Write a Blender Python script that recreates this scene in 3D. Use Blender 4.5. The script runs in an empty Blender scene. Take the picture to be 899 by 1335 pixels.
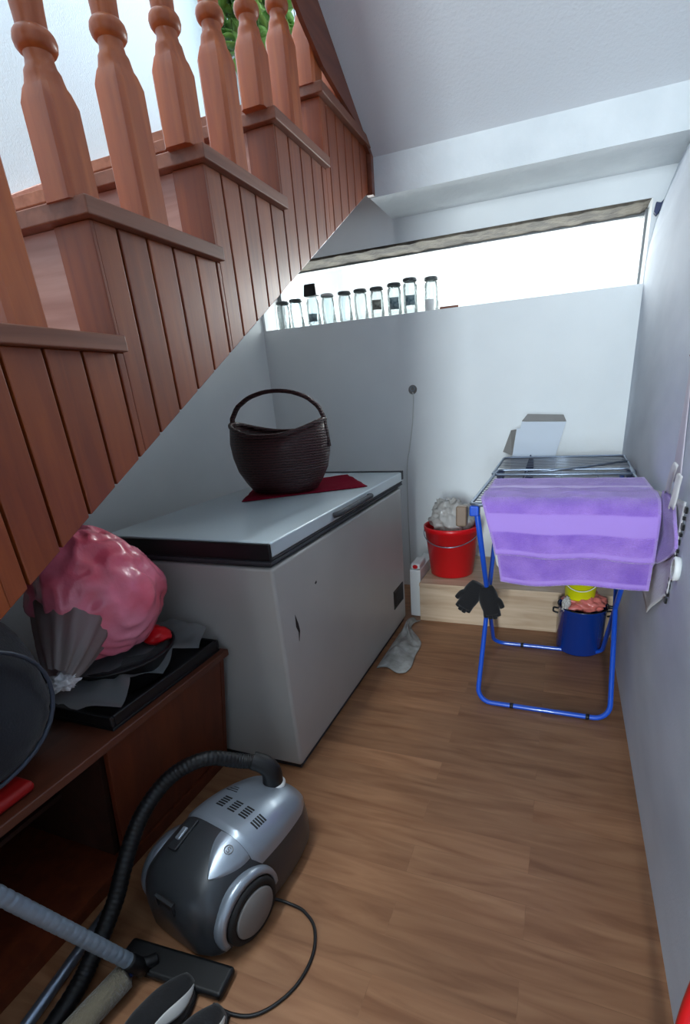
import bpy, bmesh, math, random
from mathutils import Vector, Matrix, noise
random.seed(7)
PI = math.pi
SC = bpy.context.scene
COL = SC.collection

# ------------------------------------------------------------------ helpers
def srgb(r, g, b):
    f = lambda c: (c/255/12.92) if c/255 <= 0.04045 else ((c/255+0.055)/1.055)**2.4
    return (f(r), f(g), f(b), 1)

def obj(name, bm, mat, parent=None, smooth=False, bevel=0, sub=0, solid=0, auto=None):
    bmesh.ops.recalc_face_normals(bm, faces=bm.faces)
    me = bpy.data.meshes.new(name)
    bm.to_mesh(me); bm.free()
    if smooth:
        for p in me.polygons: p.use_smooth = True
    o = bpy.data.objects.new(name, me)
    COL.objects.link(o)
    me.materials.append(mat)
    if solid:
        m = o.modifiers.new('solid', 'SOLIDIFY'); m.thickness = solid; m.offset = 0
    if bevel:
        m = o.modifiers.new('bevel', 'BEVEL'); m.width = bevel; m.segments = 3; m.limit_method = 'ANGLE'; m.angle_limit = 0.6
        for p in me.polygons: p.use_smooth = True
        m.harden_normals = True
    if sub:
        m = o.modifiers.new('sub', 'SUBSURF'); m.levels = sub; m.render_levels = sub
    if parent: o.parent = parent
    return o

def tag(o, label=None, cat=None, group=None, kind=None):
    if label: o['label'] = label
    if cat: o['category'] = cat
    if group: o['group'] = group
    if kind: o['kind'] = kind
    return o

def thing(name, label, cat, loc=(0, 0, 0), rotz=0, group=None):
    o = bpy.data.objects.new(name, None); COL.objects.link(o)
    o.location = loc; o.rotation_euler = (0, 0, rotz); o.empty_display_size = .05
    return tag(o, label, cat, group)

def struct(name, bm, mat, parent=None, **k):
    o = obj(name, bm, mat, parent, **k)
    if parent is None: o['kind'] = 'structure'
    return o

def box(bm, x0, x1, y0, y1, z0, z1, M=None):
    vs = [bm.verts.new((x, y, z)) for x in (x0, x1) for y in (y0, y1) for z in (z0, z1)]
    for f in ((0,1,3,2),(4,6,7,5),(0,4,5,1),(2,3,7,6),(0,2,6,4),(1,5,7,3)):
        bm.faces.new([vs[i] for i in f])
    if M is not None: bmesh.ops.transform(bm, matrix=M, verts=vs)
    return vs

def prism(bm, pts, axis, a, b):
    """extrude a polygon: axis 'x' pts=(y,z); 'y' pts=(x,z); 'z' pts=(x,y)"""
    def P(p, t):
        return {'x': (t, p[0], p[1]), 'y': (p[0], t, p[1]), 'z': (p[0], p[1], t)}[axis]
    A = [bm.verts.new(P(p, a)) for p in pts]; B = [bm.verts.new(P(p, b)) for p in pts]
    n = len(pts)
    bm.faces.new(A); bm.faces.new(B[::-1])
    for i in range(n):
        bm.faces.new((A[i], A[(i+1) % n], B[(i+1) % n], B[i]))
    return A+B

def catmull(pts, n=8, closed=False):
    P = [Vector(p) for p in pts]; out = []
    m = len(P)
    rng = range(m) if closed else range(m-1)
    for i in rng:
        if closed: p0, p1, p2, p3 = P[(i-1) % m], P[i], P[(i+1) % m], P[(i+2) % m]
        else:
            p0 = P[max(i-1, 0)]; p1 = P[i]; p2 = P[i+1]; p3 = P[min(i+2, m-1)]
        for k in range(n):
            t = k/n
            out.append(0.5*((2*p1)+(-p0+p2)*t+(2*p0-5*p1+4*p2-p3)*t*t+(-p0+3*p1-3*p2+p3)*t**3))
    if not closed: out.append(P[-1])
    return out

def tube(bm, pts, r, seg=12, closed=False, cap=True, squash=1.0):
    """tube along a polyline; r a number or function of t in 0..1"""
    P = [Vector(p) for p in pts]; n = len(P)
    rf = r if callable(r) else (lambda t: r)
    rings = []
    prev = None
    for i in range(n):
        if closed: d = (P[(i+1) % n]-P[(i-1) % n])
        else: d = P[min(i+1, n-1)]-P[max(i-1, 0)]
        d.normalize()
        if prev is None:
            up = Vector((0, 0, 1)) if abs(d.z) < .9 else Vector((1, 0, 0))
            u = d.cross(up).normalized()
        else:
            u = (prev-d*prev.dot(d)).normalized()
        prev = u
        v = d.cross(u)
        rr = rf(i/max(1, n-1))
        rings.append([bm.verts.new(P[i]+(u*math.cos(2*PI*k/seg)+v*math.sin(2*PI*k/seg)*squash)*rr) for k in range(seg)])
    m = n if closed else n-1
    for i in range(m):
        a, b = rings[i], rings[(i+1) % n]
        for k in range(seg):
            bm.faces.new((a[k], a[(k+1) % seg], b[(k+1) % seg], b[k]))
    if cap and not closed:
        bm.faces.new(rings[0][::-1]); bm.faces.new(rings[-1])
    return rings

def lathe(bm, prof, seg=28, c=(0, 0, 0), M=None, cap=True):
    rings = []
    vs = []
    for r, z in prof:
        ring = [bm.verts.new((c[0]+r*math.cos(2*PI*k/seg), c[1]+r*math.sin(2*PI*k/seg), c[2]+z)) for k in range(seg)]
        rings.append(ring); vs += ring
    for a, b in zip(rings, rings[1:]):
        for k in range(seg):
            bm.faces.new((a[k], a[(k+1) % seg], b[(k+1) % seg], b[k]))
    if cap:
        if prof[0][0] > 1e-4: bm.faces.new(rings[0][::-1])
        if prof[-1][0] > 1e-4: bm.faces.new(rings[-1])
    if M is not None: bmesh.ops.transform(bm, matrix=M, verts=vs)
    return vs

def sheet(bm, fn, nu, nv):
    uvl = bm.loops.layers.uv.verify()
    g = [[bm.verts.new(fn(i/nu, j/nv)) for j in range(nv+1)] for i in range(nu+1)]
    for i in range(nu):
        for j in range(nv):
            f = bm.faces.new((g[i][j], g[i+1][j], g[i+1][j+1], g[i][j+1]))
            for l, (a, b) in zip(f.loops, ((i, j), (i+1, j), (i+1, j+1), (i, j+1))):
                l[uvl].uv = (a/nu, b/nv)
    return g

def blob(bm, c, size, amp=.08, freq=6, seed=0, nu=48, nv=32, shape=None, floor=None, roof=None):
    c = Vector(c)
    rows = []
    for j in range(nv+1):
        th = PI*j/nv
        row = []
        for i in range(nu):
            ph = 2*PI*i/nu
            d = Vector((math.sin(th)*math.cos(ph), math.sin(th)*math.sin(ph), math.cos(th)))
            k = 1.0 if shape is None else shape(d)
            n1 = noise.noise(d*freq*.35+Vector((seed, 0, 0)))
            n2 = abs(noise.noise(d*freq+Vector((0, seed, 3)), noise_basis='PERLIN_ORIGINAL'))
            rr = k*(1+amp*1.3*n1-amp*1.2*n2)
            p = Vector((d.x*size[0], d.y*size[1], d.z*size[2]))*rr+c
            if floor is not None and p.z < floor: p.z = floor+(.002*n1)
            if roof is not None and p.z > roof(p.y): p.z = roof(p.y)+.002*n1
            row.append(p)
        rows.append(row)
    V = []
    for j in range(nv+1):
        if j in (0, nv): V.append([bm.verts.new(rows[j][0])])
        else: V.append([bm.verts.new(p) for p in rows[j]])
    for j in range(nv):
        for i in range(nu):
            i2 = (i+1) % nu
            if j == 0: bm.faces.new((V[0][0], V[1][i], V[1][i2]))
            elif j == nv-1: bm.faces.new((V[j][i], V[nv][0], V[j][i2]))
            else: bm.faces.new((V[j][i], V[j+1][i], V[j+1][i2], V[j][i2]))

# ------------------------------------------------------------------ materials
def mat(name, col, rough=.6, metal=0, spec=.5, trans=0, alpha=1, sheen=0, coat=0, bump=None, vary=None, emis=None, ior=1.45):
    """bump=(scale, strength, dist); vary=(colour2, scale, lo, hi, stretch)"""
    m = bpy.data.materials.new(name); m.use_nodes = True
    nt = m.node_tree; b = nt.nodes['Principled BSDF']
    b.inputs['Base Color'].default_value = col
    b.inputs['Roughness'].default_value = rough
    b.inputs['Metallic'].default_value = metal
    b.inputs['Specular IOR Level'].default_value = spec
    b.inputs['Transmission Weight'].default_value = trans
    b.inputs['Alpha'].default_value = alpha
    b.inputs['Sheen Weight'].default_value = sheen
    b.inputs['Coat Weight'].default_value = coat
    b.inputs['IOR'].default_value = ior
    tc = nt.nodes.new('ShaderNodeTexCoord')
    if vary:
        c2, sc, lo, hi, st = vary
        mp = nt.nodes.new('ShaderNodeMapping'); mp.inputs['Scale'].default_value = st
        nz = nt.nodes.new('ShaderNodeTexNoise'); nz.inputs['Scale'].default_value = sc; nz.inputs['Detail'].default_value = 6
        cr = nt.nodes.new('ShaderNodeValToRGB')
        cr.color_ramp.elements[0].position = lo; cr.color_ramp.elements[1].position = hi
        cr.color_ramp.elements[0].color = col; cr.color_ramp.elements[1].color = c2
        nt.links.new(tc.outputs['Object'], mp.inputs[0]); nt.links.new(mp.outputs[0], nz.inputs['Vector'])
        nt.links.new(nz.outputs['Fac'], cr.inputs[0]); nt.links.new(cr.outputs[0], b.inputs['Base Color'])
    if bump:
        nz = nt.nodes.new('ShaderNodeTexNoise'); nz.inputs['Scale'].default_value = bump[0]; nz.inputs['Detail'].default_value = 5
        bp = nt.nodes.new('ShaderNodeBump'); bp.inputs['Strength'].default_value = bump[1]; bp.inputs['Distance'].default_value = bump[2]
        nt.links.new(tc.outputs['Object'], nz.inputs['Vector'])
        nt.links.new(nz.outputs['Fac'], bp.inputs['Height']); nt.links.new(bp.outputs[0], b.inputs['Normal'])
    return m

def wood(name, c1, c2, rough=.4, st=(8, 8, .8), scale=4, pitch=None, vary_amt=.25, coat=.2):
    """streaky wood; pitch = (axis index, width) gives each plank its own tone"""
    m = bpy.data.materials.new(name); m.use_nodes = True
    nt = m.node_tree; N = nt.nodes; L = nt.links; b = N['Principled BSDF']
    tc = N.new('ShaderNodeTexCoord'); mp = N.new('ShaderNodeMapping'); mp.inputs['Scale'].default_value = st
    L.new(tc.outputs['Object'], mp.inputs[0])
    nz = N.new('ShaderNodeTexNoise'); nz.inputs['Scale'].default_value = scale; nz.inputs['Detail'].default_value = 8; nz.inputs['Distortion'].default_value = .6
    L.new(mp.outputs[0], nz.inputs['Vector'])
    cr = N.new('ShaderNodeValToRGB'); cr.color_ramp.elements[0].position = .3; cr.color_ramp.elements[1].position = .72
    cr.color_ramp.elements[0].color = c1; cr.color_ramp.elements[1].color = c2
    L.new(nz.outputs['Fac'], cr.inputs[0])
    out = cr.outputs[0]
    if pitch:
        sx = N.new('ShaderNodeSeparateXYZ'); L.new(tc.outputs['Object'], sx.inputs[0])
        ma = N.new('ShaderNodeMath'); ma.operation = 'MULTIPLY_ADD'; ma.inputs[1].default_value = 1/pitch[1]; ma.inputs[2].default_value = pitch[2]
        L.new(sx.outputs[pitch[0]], ma.inputs[0])
        fl = N.new('ShaderNodeMath'); fl.operation = 'FLOOR'; L.new(ma.outputs[0], fl.inputs[0])
        wn = N.new('ShaderNodeTexWhiteNoise'); wn.noise_dimensions = '1D'; L.new(fl.outputs[0], wn.inputs['W'])
        mr = N.new('ShaderNodeMapRange'); mr.inputs['To Min'].default_value = 1-vary_amt; mr.inputs['To Max'].default_value = 1+vary_amt
        L.new(wn.outputs['Value'], mr.inputs['Value'])
        hs = N.new('ShaderNodeHueSaturation'); L.new(mr.outputs[0], hs.inputs['Value']); L.new(out, hs.inputs['Color'])
        out = hs.outputs[0]
    L.new(out, b.inputs['Base Color'])
    b.inputs['Roughness'].default_value = rough; b.inputs['Coat Weight'].default_value = coat; b.inputs['Coat Roughness'].default_value = .25
    bp = N.new('ShaderNodeBump'); bp.inputs['Strength'].default_value = .12; bp.inputs['Distance'].default_value = .003
    L.new(nz.outputs['Fac'], bp.inputs['Height']); L.new(bp.outputs[0], b.inputs['Normal'])
    return m

def clear(name, tint=(1, 1, 1, 1), gloss=.12, rough=.02, haze=0.0, haze_col=(.8, .8, .8, 1)):
    """thin clear glass or film: see-through with a reflecting, optionally hazy, surface"""
    m = bpy.data.materials.new(name); m.use_nodes = True
    nt = m.node_tree; N = nt.nodes; L = nt.links
    N.remove(N['Principled BSDF']); out = N['Material Output']
    tr = N.new('ShaderNodeBsdfTransparent'); tr.inputs[0].default_value = tint
    gl = N.new('ShaderNodeBsdfGlossy'); gl.inputs['Roughness'].default_value = rough
    lw = N.new('ShaderNodeLayerWeight'); lw.inputs[0].default_value = .35
    ma = N.new('ShaderNodeMath'); ma.operation = 'MULTIPLY_ADD'; ma.inputs[1].default_value = .7; ma.inputs[2].default_value = gloss*.3
    ma.use_clamp = True
    L.new(lw.outputs['Fresnel'], ma.inputs[0])
    mx = N.new('ShaderNodeMixShader'); L.new(ma.outputs[0], mx.inputs[0]); L.new(tr.outputs[0], mx.inputs[1]); L.new(gl.outputs[0], mx.inputs[2])
    last = mx
    if haze:
        df = N.new('ShaderNodeBsdfDiffuse'); df.inputs[0].default_value = haze_col
        tl = N.new('ShaderNodeBsdfTranslucent'); tl.inputs[0].default_value = haze_col
        ad = N.new('ShaderNodeMixShader'); ad.inputs[0].default_value = .5
        L.new(df.outputs[0], ad.inputs[1]); L.new(tl.outputs[0], ad.inputs[2])
        m2 = N.new('ShaderNodeMixShader'); m2.inputs[0].default_value = haze
        L.new(mx.outputs[0], m2.inputs[1]); L.new(ad.outputs[0], m2.inputs[2]); last = m2
    L.new(last.outputs[0], out.inputs[0])
    return m

M = {}
M['plaster'] = mat('plaster_white', srgb(236, 239, 240), .85, spec=.2, bump=(220, .25, .002), vary=(srgb(224, 228, 231), 1.6, .35, .75, (1, 1, 1)))
M['plaster_smudged'] = mat('plaster_smudged', srgb(220, 226, 236), .85, spec=.2, bump=(130, .35, .002), vary=(srgb(190, 197, 210), 2.2, .35, .8, (1, .7, 1.6)))
M['rough_plaster'] = mat('rough_plaster', srgb(236, 240, 242), .95, spec=.1, bump=(45, .6, .004), vary=(srgb(222, 227, 230), 5, .35, .75, (1, 1, 1)))
M['ceiling'] = mat('ceiling_plaster', srgb(228, 230, 234), .95, spec=.1, bump=(90, .5, .003))
M['wallpaper'] = mat('stairwell_wallpaper', srgb(214, 230, 238), .8, spec=.2, bump=(160, .4, .003))
M['lintel'] = mat('raw_lintel', srgb(112, 104, 92), .95, bump=(40, .8, .006), vary=(srgb(78, 72, 66), 9, .4, .6, (1, 1, 1)))
M['baluster'] = wood('lacquered_beech', srgb(152, 68, 24), srgb(184, 96, 42), .42, (9, 9, .9), 4, coat=.35)
M['plank'] = wood('stained_planks', srgb(122, 50, 14), srgb(150, 72, 26), .46, (10, 10, .7), 4, pitch=(1, .09, .2), vary_amt=.14, coat=.25)
M['tread'] = wood('worn_tread_wood', srgb(112, 60, 38), srgb(142, 88, 64), .5, (10, .8, 10), 3, coat=.2)
M['riser'] = wood('riser_wood', srgb(164, 112, 96), srgb(196, 150, 134), .35, (.8, 10, 10), 3, coat=.3)
M['darktrim'] = wood('dark_trim_wood', srgb(104, 50, 30), srgb(132, 70, 46), .4, (9, .8, 9), 3, coat=.2)
M['groove'] = mat('plank_backing', srgb(48, 22, 14), .9)
M['cabinet'] = wood('cabinet_veneer', srgb(80, 31, 12), srgb(106, 47, 20), .5, (9, 9, .7), 3, coat=.15)
M['cabinet_top'] = wood('cabinet_top_veneer', srgb(76, 36, 20), srgb(98, 50, 30), .5, (9, .8, 9), 3, coat=.2)
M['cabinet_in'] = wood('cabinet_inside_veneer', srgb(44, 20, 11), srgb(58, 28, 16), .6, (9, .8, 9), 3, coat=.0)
M['bench'] = wood('bench_laminate', srgb(176, 148, 120), srgb(206, 182, 156), .45, (.8, 9, 9), 3, coat=.1)
M['enamel'] = mat('freezer_enamel', srgb(184, 182, 178), .42, coat=.1, vary=(srgb(174, 172, 168), 3, .3, .8, (1, 1, 1)))
M['lidwhite'] = mat('freezer_lid_enamel', srgb(196, 208, 214), .3, coat=.2)
M['black'] = mat('black_plastic', srgb(16, 17, 20), .45)
M['blackrubber'] = mat('black_rubber', srgb(20, 20, 22), .7)
M['gasket'] = mat('grey_gasket', srgb(62, 64, 70), .7)
M['alu'] = mat('lid_side_metal', srgb(150, 156, 162), .4, metal=.4)
M['steel'] = mat('galvanised_wire', srgb(140, 152, 170), .3, metal=.8)
M['blue'] = mat('blue_painted_tube', srgb(22, 78, 190), .3, coat=.4)
M['navyplastic'] = mat('navy_plastic', srgb(24, 40, 84), .5)
M['red'] = mat('red_plastic', srgb(205, 10, 22), .35, coat=.2)
M['white'] = mat('white_plastic', srgb(225, 226, 226), .45)
M['yellow'] = mat('yellow_plastic', srgb(214, 218, 10), .4)
M['potblue'] = mat('blue_enamel', srgb(8, 50, 132), .25, coat=.6)
M['silver'] = mat('silver_plastic', srgb(150, 160, 172), .32, metal=.55, coat=.3)
M['graphite'] = mat('graphite_plastic', srgb(60, 63, 67), .35, metal=.4, coat=.2)
M['greyhub'] = mat('grey_hub_plastic', srgb(128, 126, 124), .55, metal=.1)
M['darkgrey'] = mat('dark_grey_plastic', srgb(38, 40, 44), .5)
M['wandgrey'] = mat('grey_ribbed_tube', srgb(132, 146, 160), .4, metal=.3)
M['carton'] = mat('white_carton', srgb(205, 214, 226), .7)
M['cartongrey'] = mat('grey_carton_inside', srgb(142, 140, 138), .9, bump=(60, .2, .001))
M['leaf'] = mat('green_leaf', srgb(74, 122, 52), .5, vary=(srgb(128, 166, 84), 9, .35, .65, (1, 1, 1)))
M['stem'] = mat('green_stem', srgb(80, 104, 50), .6)
M['terracotta'] = mat('terracotta', srgb(168, 96, 70), .8)
M['pinkbag'] = mat('pink_plastic_film', srgb(238, 96, 118), .26, coat=.4, bump=(9, .5, .02), vary=(srgb(248, 158, 184), 3.5, .35, .7, (1, 1, 1.4)))
M['whitefilm'] = clear('clear_film', (.93, .93, .93, 1), .35, .12, .34, (.66, .69, .72, 1))
M['milkyfilm'] = clear('milky_film', (.9, .9, .9, 1), .3, .2, .6, (.74, .77, .8, 1))
M['greyfilm'] = mat('grey_film', srgb(176, 172, 168), .35, coat=.3, bump=(14, .5, .02))
M['blackfabric'] = mat('black_fabric', srgb(14, 14, 18), .9, sheen=.2, bump=(140, .4, .002))
M['navyfabric'] = mat('navy_fabric', srgb(14, 20, 32), .8, sheen=.2, bump=(180, .4, .002))
M['piping'] = mat('bag_piping', srgb(56, 64, 78), .5)
M['redcloth'] = mat('dark_red_cloth', srgb(128, 14, 40), .95, spec=.1, bump=(200, .5, .002))
M['ragcloth'] = mat('grey_rag', srgb(164, 163, 160), .95, bump=(60, .6, .004), vary=(srgb(120, 118, 114), 14, .4, .7, (1, 1, 1)))
M['whitecloth'] = mat('white_cloth', srgb(206, 204, 206), .95, sheen=.2, bump=(120, .5, .003))
M['pinkribbon'] = mat('pale_pink_film', srgb(204, 196, 208), .6)
M['shoewhite'] = mat('white_shoe_trim', srgb(196, 196, 194), .6)
M['beige'] = mat('beige_plush', srgb(128, 118, 98), 1, sheen=.5, bump=(160, 1, .006))
M['glass'] = clear('window_glass', (.98, 1, .99, 1), .08)
M['jar'] = clear('jar_glass', (.97, .99, .99, 1), .3, .03, .05, (.7, .8, .8, 1))
M['lidtin'] = mat('jar_lid_tin', srgb(92, 96, 98), .4, metal=.6)
M['label'] = mat('jar_label', srgb(150, 168, 172), .8, vary=(srgb(96, 122, 130), 60, .45, .6, (1, 1, 1)))
M['labeltan'] = mat('jar_label_tan', srgb(160, 160, 150), .8, vary=(srgb(110, 108, 100), 50, .45, .6, (1, 1, 1)))
M['winframe'] = mat('grey_window_frame', srgb(120, 124, 128), .6)
M['cable'] = mat('white_cable', srgb(200, 202, 200), .5)
M['rust'] = mat('chipped_paint', srgb(36, 30, 28), .9)
M['amber'] = mat('brown_plastic', srgb(120, 100, 84), .5)

# laminate floor: boards running across the passage
def floor_mat():
    m = bpy.data.materials.new('oak_laminate'); m.use_nodes = True
    nt = m.node_tree; N = nt.nodes; L = nt.links; b = N['Principled BSDF']
    tc = N.new('ShaderNodeTexCoord')
    br = N.new('ShaderNodeTexBrick'); br.offset = .37
    br.inputs['Scale'].default_value = 1; br.inputs['Brick Width'].default_value = .9; br.inputs['Row Height'].default_value = .095
    br.inputs['Mortar Size'].default_value = .0008; br.inputs['Bias'].default_value = 0
    br.inputs['Color1'].default_value = (.35, .35, .35, 1); br.inputs['Color2'].default_value = (.65, .65, .65, 1); br.inputs['Mortar'].default_value = (.3, .3, .3, 1)
    L.new(tc.outputs['Object'], br.inputs['Vector'])
    mp = N.new('ShaderNodeMapping'); mp.inputs['Scale'].default_value = (1.4, 12, 1)
    L.new(tc.outputs['Object'], mp.inputs[0])
    va = N.new('ShaderNodeVectorMath'); va.operation = 'ADD'; L.new(mp.outputs[0], va.inputs[0])
    vm = N.new('ShaderNodeVectorMath'); vm.operation = 'SCALE'; vm.inputs['Scale'].default_value = 9; L.new(br.outputs['Color'], vm.inputs[0]); L.new(vm.outputs[0], va.inputs[1])
    nz = N.new('ShaderNodeTexNoise'); nz.inputs['Scale'].default_value = 2.2; nz.inputs['Detail'].default_value = 8; nz.inputs['Distortion'].default_value = .8
    L.new(va.outputs[0], nz.inputs['Vector'])
    cr = N.new('ShaderNodeValToRGB'); e = cr.color_ramp.elements
    e[0].position = .3; e[0].color = srgb(126, 84, 56); e[1].position = .7; e[1].color = srgb(158, 114, 82)
    L.new(nz.outputs['Fac'], cr.inputs[0])
    mr = N.new('ShaderNodeMapRange'); mr.inputs['From Min'].default_value = .3; mr.inputs['From Max'].default_value = .7
    mr.inputs['To Min'].default_value = .82; mr.inputs['To Max'].default_value = 1.08
    L.new(br.outputs['Color'], mr.inputs['Value'])
    hs = N.new('ShaderNodeHueSaturation'); L.new(mr.outputs[0], hs.inputs['Value']); L.new(cr.outputs[0], hs.inputs['Color'])
    L.new(hs.outputs[0], b.inputs['Base Color']); b.inputs['Roughness'].default_value = .42
    b.inputs['Specular IOR Level'].default_value = .4
    return m
M['floor'] = floor_mat()

# lilac terry towel: pile with smooth woven bands across its length (uv.y runs along the length)
def towel_mat(name, bands):
    m = bpy.data.materials.new(name); m.use_nodes = True
    nt = m.node_tree; N = nt.nodes; L = nt.links; b = N['Principled BSDF']
    uv = N.new('ShaderNodeUVMap'); sx = N.new('ShaderNodeSeparateXYZ'); L.new(uv.outputs[0], sx.inputs[0])
    cr = N.new('ShaderNodeValToRGB'); cr.color_ramp.interpolation = 'EASE'
    e = cr.color_ramp.elements; e[0].position = 0; e[0].color = (0, 0, 0, 1); e[1].position = 1; e[1].color = (0, 0, 0, 1)
    for a, z in bands:
        for p, v in ((a-.012, 0), (a, 1), (z, 1), (z+.012, 0)):
            if 0 < p < 1:
                q = e.new(p); q.color = (v, v, v, 1)
    L.new(sx.outputs[1], cr.inputs[0])
    tc = N.new('ShaderNodeTexCoord'); nz = N.new('ShaderNodeTexNoise'); nz.inputs['Scale'].default_value = 14; nz.inputs['Detail'].default_value = 5
    L.new(tc.outputs['Object'], nz.inputs['Vector'])
    c1 = N.new('ShaderNodeValToRGB'); c1.color_ramp.elements[0].position = .3; c1.color_ramp.elements[1].position = .7
    c1.color_ramp.elements[0].color = srgb(134, 94, 196); c1.color_ramp.elements[1].color = srgb(164, 124, 214)
    L.new(nz.outputs['Fac'], c1.inputs[0])
    ab = N.new('ShaderNodeMath'); ab.operation = 'SUBTRACT'; ab.inputs[1].default_value = .5; L.new(sx.outputs[0], ab.inputs[0])
    a2 = N.new('ShaderNodeMath'); a2.operation = 'ABSOLUTE'; L.new(ab.outputs[0], a2.inputs[0])
    a3 = N.new('ShaderNodeMath'); a3.operation = 'GREATER_THAN'; a3.inputs[1].default_value = .482; L.new(a2.outputs[0], a3.inputs[0])
    a4 = N.new('ShaderNodeMath'); a4.operation = 'MAXIMUM'; L.new(a3.outputs[0], a4.inputs[0]); L.new(cr.outputs[0], a4.inputs[1])
    mx = N.new('ShaderNodeMixRGB'); L.new(a4.outputs[0], mx.inputs[0]); L.new(c1.outputs[0], mx.inputs[1]); mx.inputs[2].default_value = srgb(166, 132, 212)
    L.new(mx.outputs[0], b.inputs['Base Color']); b.inputs['Roughness'].default_value = 1; b.inputs['Sheen Weight'].default_value = .5
    n2 = N.new('ShaderNodeTexNoise'); n2.inputs['Scale'].default_value = 260; n2.inputs['Detail'].default_value = 3
    L.new(tc.outputs['Object'], n2.inputs['Vector'])
    bp = N.new('ShaderNodeBump'); bp.inputs['Distance'].default_value = .006
    inv = N.new('ShaderNodeMath'); inv.operation = 'MULTIPLY_ADD'; inv.inputs[1].default_value = -.7; inv.inputs[2].default_value = .85
    L.new(cr.outputs[0], inv.inputs[0]); L.new(inv.outputs[0], bp.inputs['Strength'])
    L.new(n2.outputs['Fac'], bp.inputs['Height']); L.new(bp.outputs[0], b.inputs['Normal'])
    return m
M['towel'] = towel_mat('lilac_terry', [(.0, .03), (.30, .36), (.76, .855), (.972, 1)])
M['towel2'] = towel_mat('lilac_terry_back', [(.0, .03), (.97, 1)])

def bx(name, dims, m, parent=None, bevel=0, **k):
    bm = bmesh.new(); box(bm, *dims)
    return obj(name, bm, m, parent, bevel=bevel, **k)

# ------------------------------------------------------------------ setting
XR, XL, YB, XS = .316, -1.9, 3.17, -.966
ZB, YBEAM, ZC = 2.18, 2.813, 2.335          # beam underside, beam front, ceiling at the beam
def ceil_z(y): return ZC+.55*(YBEAM-y)

bm = bmesh.new(); box(bm, XL-.2, .66, -5.2, YB+.3, -.1, 0); struct('floor', bm, M['floor'])

# right wall: flat below, leaning outward towards the ceiling
bm = bmesh.new()
prism(bm, [(XR, 0), (XR, 1.80), (.320, 1.87), (.332, 1.95), (.352, 2.03), (.378, 2.11), (.408, 2.2), (.45, 2.34), (.50, 2.6), (.60, 5.4), (.60, 0)], 'y', -5.2, YB)
struct('wall_right', bm, M['plaster_smudged'])

# back wall with the strip window opening
WZ0, WZ1, WX0, WX1 = 1.715, 2.065, XL+.02, .312
bm = bmesh.new()
box(bm, XL, .60, YB, YB+.26, 0, WZ0)
box(bm, XL, .60, YB, YB+.26, WZ1, 2.5)
box(bm, XL, WX0, YB, YB+.26, WZ0, WZ1)
box(bm, WX1, .60, YB, YB+.26, WZ0, WZ1)
struct('wall_back', bm, M['plaster'])
bm = bmesh.new()
g = []
N_ = 60
pts = []
for i in range(N_+1):
    x = WX0+(WX1-WX0)*i/N_
    pts.append((x, WZ1-.004+.006*noise.noise(Vector((x*14, 0, 0)))))
prism(bm, [(WX0, WZ1+.002)]+[(x, z-.008) for x, z in pts][1:-1]+[(WX1, WZ1+.002)], 'y', YB+.004, YB+.2)
struct('trim_2', bm, M['lintel'])

win = bpy.data.objects.new('window_1', None); COL.objects.link(win); win['kind'] = 'structure'
bm = bmesh.new()
box(bm, WX0, WX1, YB+.2, YB+.25, WZ0, WZ0+.014)
box(bm, WX0, WX1, YB+.2, YB+.25, WZ1-.02, WZ1)
box(bm, WX0, WX0+.03, YB+.2, YB+.25, WZ0, WZ1)
box(bm, WX1-.012, WX1, YB+.16, YB+.25, WZ0, WZ1)
obj('window_frame', bm, M['winframe'], win)
bx('window_glass', (WX0+.03, WX1-.012, YB+.222, YB+.226, WZ0+.014, WZ1-.02), M['glass'], win)

# beam (dropped soffit) in front of the window, with rough plaster band behind its lower edge
bm = bmesh.new(); box(bm, XS-.02, .66, YBEAM, YB+.0, ZB, ZC+.2)
struct('trim_3', bm, M['rough_plaster'])
# ceiling rising towards the camera
bm = bmesh.new()
prism(bm, [(YBEAM, ZC), (YBEAM, ZC+.12), (-2.2, ceil_z(-2.2)+.12), (-5.2, ceil_z(-2.2)+.12), (-5.2, ceil_z(-2.2)), (-2.2, ceil_z(-2.2))], 'x', XS-.005, .66)
struct('ceiling', bm, M['ceiling'])

# left wall of passage and stairwell, upper landing and its end wall
bm = bmesh.new(); box(bm, XL-.2, XL, -5.2, 4.6, 0, 5.4); struct('wall_left', bm, M['wallpaper'])
bm = bmesh.new(); box(bm, XL, XS-.025, 3.0, 4.6, 2.62-.18, 2.62); struct('floor_landing', bm, M['tread'])
bm = bmesh.new(); box(bm, XL-.2, .66, 4.6, 4.75, 2.4, 5.4); struct('wall_landing', bm, M['wallpaper'])
bm = bmesh.new(); box(bm, XL-.2, .64, -5.35, -5.2, 0, 5.6); struct('wall_front', bm, M['plaster'])
bm = bmesh.new(); box(bm, -.955, -.38, -.78, -.66, 0, ceil_z(-.7)-.01); struct('wall_light_blocker', bm, M['plaster'])  # unseen partition, added to keep the hall daylight off the left side

bm = bmesh.new()   # plain white plaster on the wall under the stairs
prism(bm, [(-.6, 0), (YB, 0), (YB, 2.3), (2.80, 2.19), (-.6, .28)], 'x', XL, XL+.0018)
struct('wall_left_lower', bm, M['plaster'])

# ------------------------------------------------------------------ staircase
st = thing('staircase', 'brown wooden staircase with planked side, turned balusters and worn treads', 'staircase', (0, 0, 0))
def diag(y): return 1.285+.565*(y-1.169)
CORN = {-1: (-.325, 1.0), 0: (.105, 1.215), 1: (.535, 1.443), 2: (.965, 1.70), 3: (1.41, 1.93), 4: (1.842, 2.166), 5: (2.245, 2.39)}
def step_top(y):
    z = 1.0
    for k in sorted(CORN):
        if y >= CORN[k][0]+.03: z = CORN[k][1]-.034
    return z
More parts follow.
